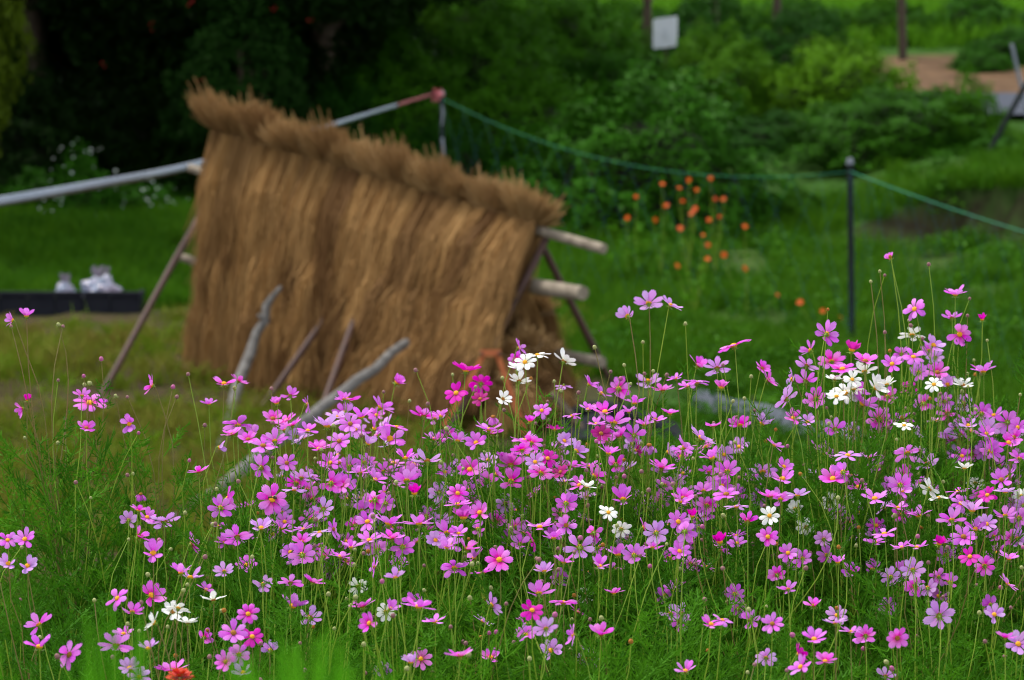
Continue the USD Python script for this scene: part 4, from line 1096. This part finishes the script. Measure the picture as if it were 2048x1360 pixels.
def feather_plant(seed, H=1.0, nodes=17, top_gap=.88, width=1.0):
    rng = np.random.default_rng(seed)
    P0, P1, P2, Wd = [], [], [], []
    for k in range(nodes):
        z = H * (.10 + (top_gap - .10) * (k + rng.uniform(0, .6)) / nodes)
        base_a = k * 1.57 + rng.normal(0, .3)
        sz = np.interp(z / H, [0, .5, 1.0], [.18, .18, .09]) * width
        for sd in (0, 1):
            a = base_a + sd * np.pi
            # a side shoot with several leaves
            reach = rng.uniform(.03, .17) * (1.1 - .5 * z / H)
            for q in range(3):
                f = q / 2
                o_ = np.array([math.cos(a) * reach * f, math.sin(a) * reach * f, z + reach * f * 1.1])
                la = a + rng.normal(0, .8); el = rng.uniform(.1, 1.0)
                A, B, C = feather_leaf(rng, sz * rng.uniform(.65, 1.1))
                ce, se, ca, sa = math.cos(el), math.sin(el), math.cos(la), math.sin(la)
                Ry = np.array([[ce, 0, -se], [0, 1, 0], [se, 0, ce]]); Rz = np.array([[ca, -sa, 0], [sa, ca, 0], [0, 0, 1]])
                M = Rz @ Ry
                P0.append(A @ M.T + o_); P1.append(B @ M.T + o_); P2.append(C @ M.T + o_)
                w = np.full(len(A), .0023); w[0] = .0026
                Wd.append(w)
            A = np.array([[0, 0, z]]); C = np.array([[math.cos(a) * reach, math.sin(a) * reach, z + reach * 1.1]])
            P0.append(A); P1.append((A + C) / 2); P2.append(C); Wd.append(np.array([.003]))
    return strips(np.vstack(P0), np.vstack(P1), np.vstack(P2), np.hstack(Wd), rng, .6)


FOL = []
for i in range(6):
    xx = UsdGeom.Xform.Define(stage, f'{CLS}/cosmos_foliage_{i}').GetPrim()
    part('leaves', feather_plant(600 + i), 'cosmos_leaf', xx)
    FOL.append(f'{CLS}/cosmos_foliage_{i}/leaves')


def bud_mesh(r, seed):
    m = trimesh.creation.icosphere(2)
    v = np.array(m.vertices); v = v * [r, r, r * 1.0]
    v[:, 2] *= 1 + .2 * (v[:, 2] > 0)
    return v + [0, 0, r * .8], np.array(m.faces)


def bud_cup(r):
    m = MB()
    m.add(*tube(np.array([[0, 0, -.002], [0, 0, r * .3], [0, 0, r * .75]]), [.0014, r * .72, r * 1.03], 7, False))
    for k in range(6):
        a = k * 1.047; d = np.array([math.cos(a), math.sin(a), 0]); s = np.array([-d[1], d[0], 0])
        p0, p1 = d * r * .6, d * r * 1.9 + [0, 0, r * .2]
        m.add([p0 - s * .0008, p0 + s * .0008, p1], [[0, 1, 2]])
    return m.get()


BUDS = []
for i, (mt, r) in enumerate((('bud_pink', .0048), ('bud_plum', .0044), ('bud_green', .0042), ('bud_pink', .0055), ('disc_brown', .0042))):
    xx = UsdGeom.Xform.Define(stage, f'{CLS}/bud_{i}').GetPrim()
    part('bud_head', bud_mesh(r, i), mt, xx, smooth=True)
    part('sepals', bud_cup(r), 'cosmos_stem', xx)
    BUDS.append(f'{CLS}/bud_{i}')


def frame(p, n, s, spin):
    z = unit(n); x = unit(np.cross(z, [math.cos(spin), math.sin(spin), .31])); y = np.cross(z, x)
    M = np.eye(4); M[:3, 0] = x * s; M[:3, 1] = y * s; M[:3, 2] = z * s; M[:3, 3] = p
    return M


# flowers -> plants
plants = []
for col, per in (('P', 4.6), ('W', 3.2), ('M', 2.2)):
    fl = [f for f in flowers if f['col'] == col]
    pts = np.array([[f['p'][0], f['p'][1] * .8, f['p'][2] * .25] for f in fl])
    _, lab = kmeans2(pts, max(1, int(len(fl) / per)), minit='++', seed=7)
    for k in sorted(set(lab)):
        plants.append((col, [f for f, l in zip(fl, lab) if l == k]))
# listed stray buds: px, py
STRAY = [(118, 652), (125, 656), (203, 722), (116, 763), (168, 755), (178, 768), (180, 770), (345, 778), (352, 797), (377, 752), (543, 781), (1286, 686), (1371, 650), (1249, 733), (1781, 516), (1760, 545), (1742, 566), (1858, 532), (1935, 634), (1843, 680), (1770, 668), (1780, 705), (1502, 756), (1489, 800), (1240, 760), (1290, 750), (1306, 745), (767, 786), (819, 804), (855, 811), (1006, 759), (1122, 785), (1260, 770), (1060, 760), (1550, 862), (1880, 790), (2040, 792)]
stray_left = list(STRAY)
num_word = ['no', 'one', 'two', 'three', 'four', 'five', 'six', 'seven', 'eight', 'nine', 'ten', 'eleven', 'twelve', 'thirteen', 'fourteen', 'fifteen']
info = []
for pi_, (col, fl) in enumerate(plants):
    c = np.mean([f['p'] for f in fl], 0)
    root = np.array([c[0] + RF.normal(0, .11), c[1] + RF.uniform(0, .12), 0]); root[2] = float(ground_z(root[0], root[1]))
    info.append((col, fl, root, c))
rowof = lambda r: 0 if r[1] < 7.35 else 1 if r[1] < 8.05 else 2 if r[1] < 8.65 else 3
rows = {k: sorted([i for i, t in enumerate(info) if rowof(t[2]) == k], key=lambda i: info[i][2][0] / info[i][2][1]) for k in range(4)}
bud_assign = {i: [] for i in range(len(info))}
for (px, py) in stray_left:
    b = at(px, py, depth_of(py))
    i = min(range(len(info)), key=lambda i: abs(info[i][2][0] - b[0]) + .3 * abs(info[i][2][1] - b[1]))
    bud_assign[i].append(b)
for i, (col, fl, root, c) in enumerate(info):
    topz_ = max(f['p'][2] for f in fl); lowz = min(f['p'][2] for f in fl)
    H = lowz * .35 + topz_ * .65 - root[2]
    cw = {'P': 'pink', 'W': 'white', 'M': 'deep magenta'}[col]
    rk = rowof(root); rn_ = ['front', 'second', 'third', 'back'][rk]
    o = thing('cosmos_plant', f'{cw} cosmos plant with {num_word[min(15, len(fl))]} open flower{"s" if len(fl) > 1 else ""}, {ORD[rows[rk].index(i)]} from the left in the {rn_} row', 'cosmos', root, group='cosmos plants in the flower bed')
    m = MB(); lp = [[], [], []]
    lean = (c[:2] - root[:2])
    mtop = np.array([lean[0] * .8, lean[1] * .8, H * .80])
    mp = bezier(np.zeros(3), np.array([RF.normal(0, .03), RF.normal(0, .03), H * .3]), mtop * [.6, .6, .75], mtop, 9)
    m.add(*tube(mp, np.linspace(.0036, .0018, 9), 6, False))
    onstem = lambda t: mp[min(8, int(round(t * 8)))]
    ends = [(f['p'] - root, f['n'], f) for f in fl]
    nb = int(RF.integers(2, 5))
    buds = [(b - root, unit(np.array([RF.normal(0, .3), RF.normal(0, .3), 1.0]))) for b in bud_assign[i]]
    for q in range(nb):
        f = fl[int(RF.integers(len(fl)))]
        b = f['p'] - root + np.array([RF.normal(0, .07), RF.normal(0, .07), RF.uniform(-.16, .05)])
        buds.append((b, unit(np.array([RF.normal(0, .35), RF.normal(0, .35), 1.0]))))
    for (e, n, f) in ends:
        t = float(np.clip(e[2] / H * RF.uniform(.5, .78), .2, .95))
        s0_ = onstem(t)
        tip = e - n * .0085 * f['s']
        drop_ = max(.08, tip[2] - s0_[2])
        pts = bezier(s0_, s0_ + np.array([(tip[0] - s0_[0]) * .45, (tip[1] - s0_[1]) * .45, drop_ * .35]), tip - (n * .35 + np.array([0, 0, .65])) * drop_ * .42, tip, 9)
        pts[2:7] += RF.normal(0, .006, 3) + RF.normal(0, .002, (5, 3))
        m.add(*tube(pts, np.linspace(.0016, .0010, 9), 5, False))
        for tt_ in (2, 4):
            a0 = RF.uniform(0, 6.28)
            for sd in (0, np.pi):
                A_, B_, C_ = feather_leaf(RF, RF.uniform(.055, .11) * (1.15 - tt_ * .1))
                el = RF.uniform(.3, 1.1); la = a0 + sd + RF.normal(0, .3)
                ce, se, ca, sa = math.cos(el), math.sin(el), math.cos(la), math.sin(la)
                M_ = np.array([[ca, -sa, 0], [sa, ca, 0], [0, 0, 1]]) @ np.array([[ce, 0, -se], [0, 1, 0], [se, 0, ce]])
                for L_, P_ in zip(lp, (A_, B_, C_)): L_.append(P_ @ M_.T + pts[tt_])
        copy_of(f['key'], o, 'flower', matrix=frame(e, n, f['s'], RF.uniform(0, 6.28)))
    for (b, n) in buds:
        t = float(np.clip(b[2] / H * RF.uniform(.6, .85), .2, .98))
        s0_ = onstem(t)
        drop_ = max(.05, b[2] - s0_[2])
        pts = bezier(s0_, s0_ + np.array([(b[0] - s0_[0]) * .5, (b[1] - s0_[1]) * .5, drop_ * .4]), b - n * drop_ * .4, b, 8)
        m.add(*tube(pts, np.linspace(.0016, .0009, 8), 4, False))
        copy_of(BUDS[int(RF.choice([0, 1, 1, 1, 2, 2, 2, 4]))], o, 'bud', matrix=frame(b, n, RF.uniform(.8, 1.15), 0))
    part('stem', m.get(), 'cosmos_stem' if RF.random() < .78 else 'cosmos_stem_red', o, smooth=True)
    lp = [np.vstack(q) for q in lp]
    part('stem_leaves', strips(*lp, np.full(len(lp[0]), .0018), RF, .6), 'cosmos_leaf', o, kind='stuff')
    ws = RF.uniform(.85, 1.15)
    fo = copy_of(FOL[i % 6].rsplit('/', 1)[0], o, 'foliage', loc=(mtop[0] * .3, mtop[1] * .3, 0), rz=RF.uniform(0, 6.28), scale=(ws, ws, max(.6, H * .92)))
# undergrowth of the bed
RU = np.random.default_rng(66)
pp = []
while len(pp) < 600:
    d = 5.9 + 4.3 * RU.uniform(0, 1) ** 1.25; x = RU.uniform(-.155, .155) * d
    dens = np.interp(x / d, [-.15, -.08, -.03, .15], [.5, .65, 1, 1])
    if d > 9.2: dens *= np.interp(x / d, [-.05, .06], [.15, .8])
    if RU.random() < dens: pp.append((x, d, float(ground_z(x, d))))
pp = np.array(pp)
pi = UsdGeom.PointInstancer.Define(stage, '/World/cosmos_undergrowth')
for i in range(5):
    q = usdkit.mesh(stage, f'/World/cosmos_undergrowth/feathery_foliage_{i:03d}', feather_plant(700 + i, .95, 18, .95, 1.1), '/World/Looks/cosmos_leaf')
    pi.CreatePrototypesRel().AddTarget(q.GetPath())
nq = len(pp)
pi.CreateProtoIndicesAttr(Vt.IntArray.FromNumpy(RU.integers(0, 5, nq).astype(np.int32)))
pi.CreatePositionsAttr(Vt.Vec3fArray.FromNumpy(pp.astype(np.float32)))
hs = RU.uniform(.72, 1.1, nq) * np.interp(pp[:, 0] / pp[:, 1], [-.14, -.03, .05, .13], [.88, .97, .97, .97])
pi.CreateScalesAttr(Vt.Vec3fArray.FromNumpy(np.c_[RU.uniform(.9, 1.2, nq), RU.uniform(.9, 1.2, nq), hs].astype(np.float32)))
a = RU.uniform(0, 2 * np.pi, nq)
pi.CreateOrientationsAttr(Vt.QuathArray([Gf.Quath(float(np.cos(t / 2)), float(RU.normal(0, .04)), float(RU.normal(0, .04)), float(np.sin(t / 2))) for t in a]))
tag(pi, 'feathery green cosmos foliage filling the flower bed between the flowering plants', None, None, 'stuff')
# bare flower stems rising through the thicket
m = MB()
for _ in range(40):
    d = RU.uniform(6.3, 9.4); x = RU.uniform(-.14, .145) * d; z0 = float(ground_z(x, d))
    h = RU.uniform(.8, 1.2); l = RU.normal(0, .10, 2)
    b0 = np.array([x, d, z0])
    m.add(*tube(bezier(b0, b0 + [0, 0, h * .4], b0 + [l[0] * .5, l[1] * .5, h * .75], b0 + [l[0], l[1], h], 7), np.linspace(.003, .0012, 7), 5, False))
tag(part('cosmos_stalks', m.get(), 'cosmos_stem', smooth=True), 'thin green cosmos stalks crowding the flower bed', None, None, 'stuff')

# red zinnia at the bottom
o = thing('zinnia', 'red zinnia with layered petals at the bottom edge below the pink cosmos', 'zinnia', (0, 0, 0))
zp = at(360, 1356, 6.3); root = np.array([zp[0], zp[1], float(ground_z(zp[0], zp[1]))])
part('stem', tube(bezier(root, root + [0, 0, .4], zp - [0, 0, .3], zp, 7), .003, 6), 'cosmos_stem', o, smooth=True)
rz_ = np.random.default_rng(3)
k = 0
for ringk, (el, L, nn_) in enumerate(((.05, .021, 12), (.35, .018, 10), (.75, .013, 8))):
    for q in range(nn_):
        v, qd, uv = petal(L, .010, el, .1, q * 2 * np.pi / nn_ + ringk * .3, rz_, False)
        part('petal', (v + [0, 0, .003 * ringk] + zp, qd), 'petal_red', o, smooth=True, uv=uv)
v, f = disc_mesh(8); part('flower_disc', (v * .9 + zp + [0, 0, .006], f), 'disc_brown', o, smooth=True)
# bee on a flower
bp = at(543, 996, depth_of(998) - .05)
o = thing('bee', 'small dark bee on a pink cosmos flower near the long grey pole', 'bee', bp)
for nm, c_, r_ in (('abdomen', (.006, 0, 0), (.006, .0035, .0035)), ('thorax', (-.001, 0, .001), (.0036, .0035, .0035)), ('head', (-.006, 0, .001), (.002, .0023, .0022))):
    mI = trimesh.creation.icosphere(2); part(nm, (np.array(mI.vertices) * r_ + c_, np.array(mI.faces)), 'bee_brown', o, smooth=True)
for sd in (-1, 1):
    part('wing', (np.array([[0, sd * .001, .003], [.009, sd * .005, .006], [.011, sd * .002, .006], [.006, sd * .0005, .005]]), np.array([[0, 1, 2], [0, 2, 3]])), 'bag_plastic', o)

# orange cosmos on the right plot
OR = [(1272, 393), (1325, 368), (1358, 376), (1378, 360), (1421, 357), (1255, 436), (1333, 411), (1365, 402), (1393, 380), (1430, 398), (1447, 398), (1390, 418), (1383, 427), (1439, 433), (1490, 453), (1360, 457), (1406, 470), (1415, 518), (1448, 510), (1490, 537), (1355, 532), (1415, 490), (1555, 590), (1600, 605), (1645, 622), (1680, 635), (1649, 655), (1310, 440), (1418, 440)]
op = np.array(OR, float)
_, lab = kmeans2(op * [1, .6], 8, minit='++', seed=3)
ks = sorted(set(lab), key=lambda k: op[lab == k][:, 0].mean())
for oi, k in enumerate(ks):
    cc = op[lab == k]; d = 36.2 if cc[:, 1].mean() < 480 else 34.0
    if cc[:, 1].mean() > 560: d = 32.5
    P = [at(x, y, d + RF.normal(0, .12)) for x, y in cc]
    c = np.mean(P, 0); root = np.array([c[0], d, float(ground_z(c[0], d))])
    o = thing('orange_cosmos_plant', f'orange flowered cosmos on the right plot with {num_word[len(P)]} blooms, {ORD[oi]} from the left', 'cosmos', root, group='orange cosmos on the right plot')
    m = MB()
    for p in P:
        e = p - root
        n = unit(np.array([RF.normal(0, .4), -.75, .55 + RF.normal(0, .2)]))
        m.add(*tube(bezier(np.zeros(3), np.array([0, 0, e[2] * .4]), e - [0, 0, e[2] * .35], e - n * .01, 7), np.linspace(.005, .002, 7), 5, False))
        copy_of(FLW['O'], o, 'flower', matrix=frame(e, n, RF.uniform(.65, 1.1), RF.uniform(0, 6)))
    part('stem', m.get(), 'cosmos_stem', o, smooth=True)
    zz = RF.uniform(.1, .75, 90) * max(.3, c[2] - root[2])
    cl = np.c_[RF.normal(0, .13, (90, 2)), zz]
    part('foliage', leaves(cl, np.array([0, -.3, 1.0]) + cl, .09, RF, .35), 'bush_leaf', o, kind='stuff')

# blurred leaves close to the camera
RB = np.random.default_rng(8)
SHOOTS = ((610, 1215, 3.3, 130, .10, 'soft green feathery shoot close up at the bottom left of centre'), (235, 1170, 3.5, 46, .05, 'tall faint green shoot close up near the left bottom'), (1060, 1310, 3.5, 50, .08, 'low green shoot close up at the bottom centre'), (1300, 1275, 3.2, 5, .012, 'pale single grass blade close up right of the bottom centre'), (20, 1240, 3.0, 9, .03, 'pale broad blade close up in the bottom left corner'), (1940, 1300, 3.2, 6, .015, 'pale blade close up at the bottom right'))
for i, (px, py, d, n, sp, lab) in enumerate(SHOOTS):
    top = at(px, py, d)
    root = at(px, 1360, d) - np.array([0, 0, .35])
    o = thing('foreground_shoot', lab, 'shoot', root, group='blurred shoots close to the lens')
    hmax = top[2] - root[2]
    part('stalk', tube(np.array([[0, 0, 0], [.004, 0, hmax * .3], [0, .003, hmax * .6]]), [.002, .0018, .001], 5), 'cosmos_leaf_far', o)
    for q in range(n):
        a = RB.uniform(0, 6.28); r_ = sp * math.sqrt(RB.uniform(.02, 1)); hh_ = hmax * (1 - .28 * (r_ / sp) ** 1.5 * RB.uniform(.3, 1.3)) - RB.uniform(0, .03)
        dv = np.array([math.cos(a), math.sin(a) * .7, 0])
        p0 = dv * .006 + [0, 0, hmax * .35]; p1 = dv * r_ * .6 + [0, 0, hh_ * .75]; p2 = dv * r_ + [0, 0, hh_]
        v, f = strips(p0[None], p1[None], p2[None], np.array([.0062 if n > 10 else .013]), RB, .3)
        part('blade', (v, f), 'cosmos_leaf_far', o)
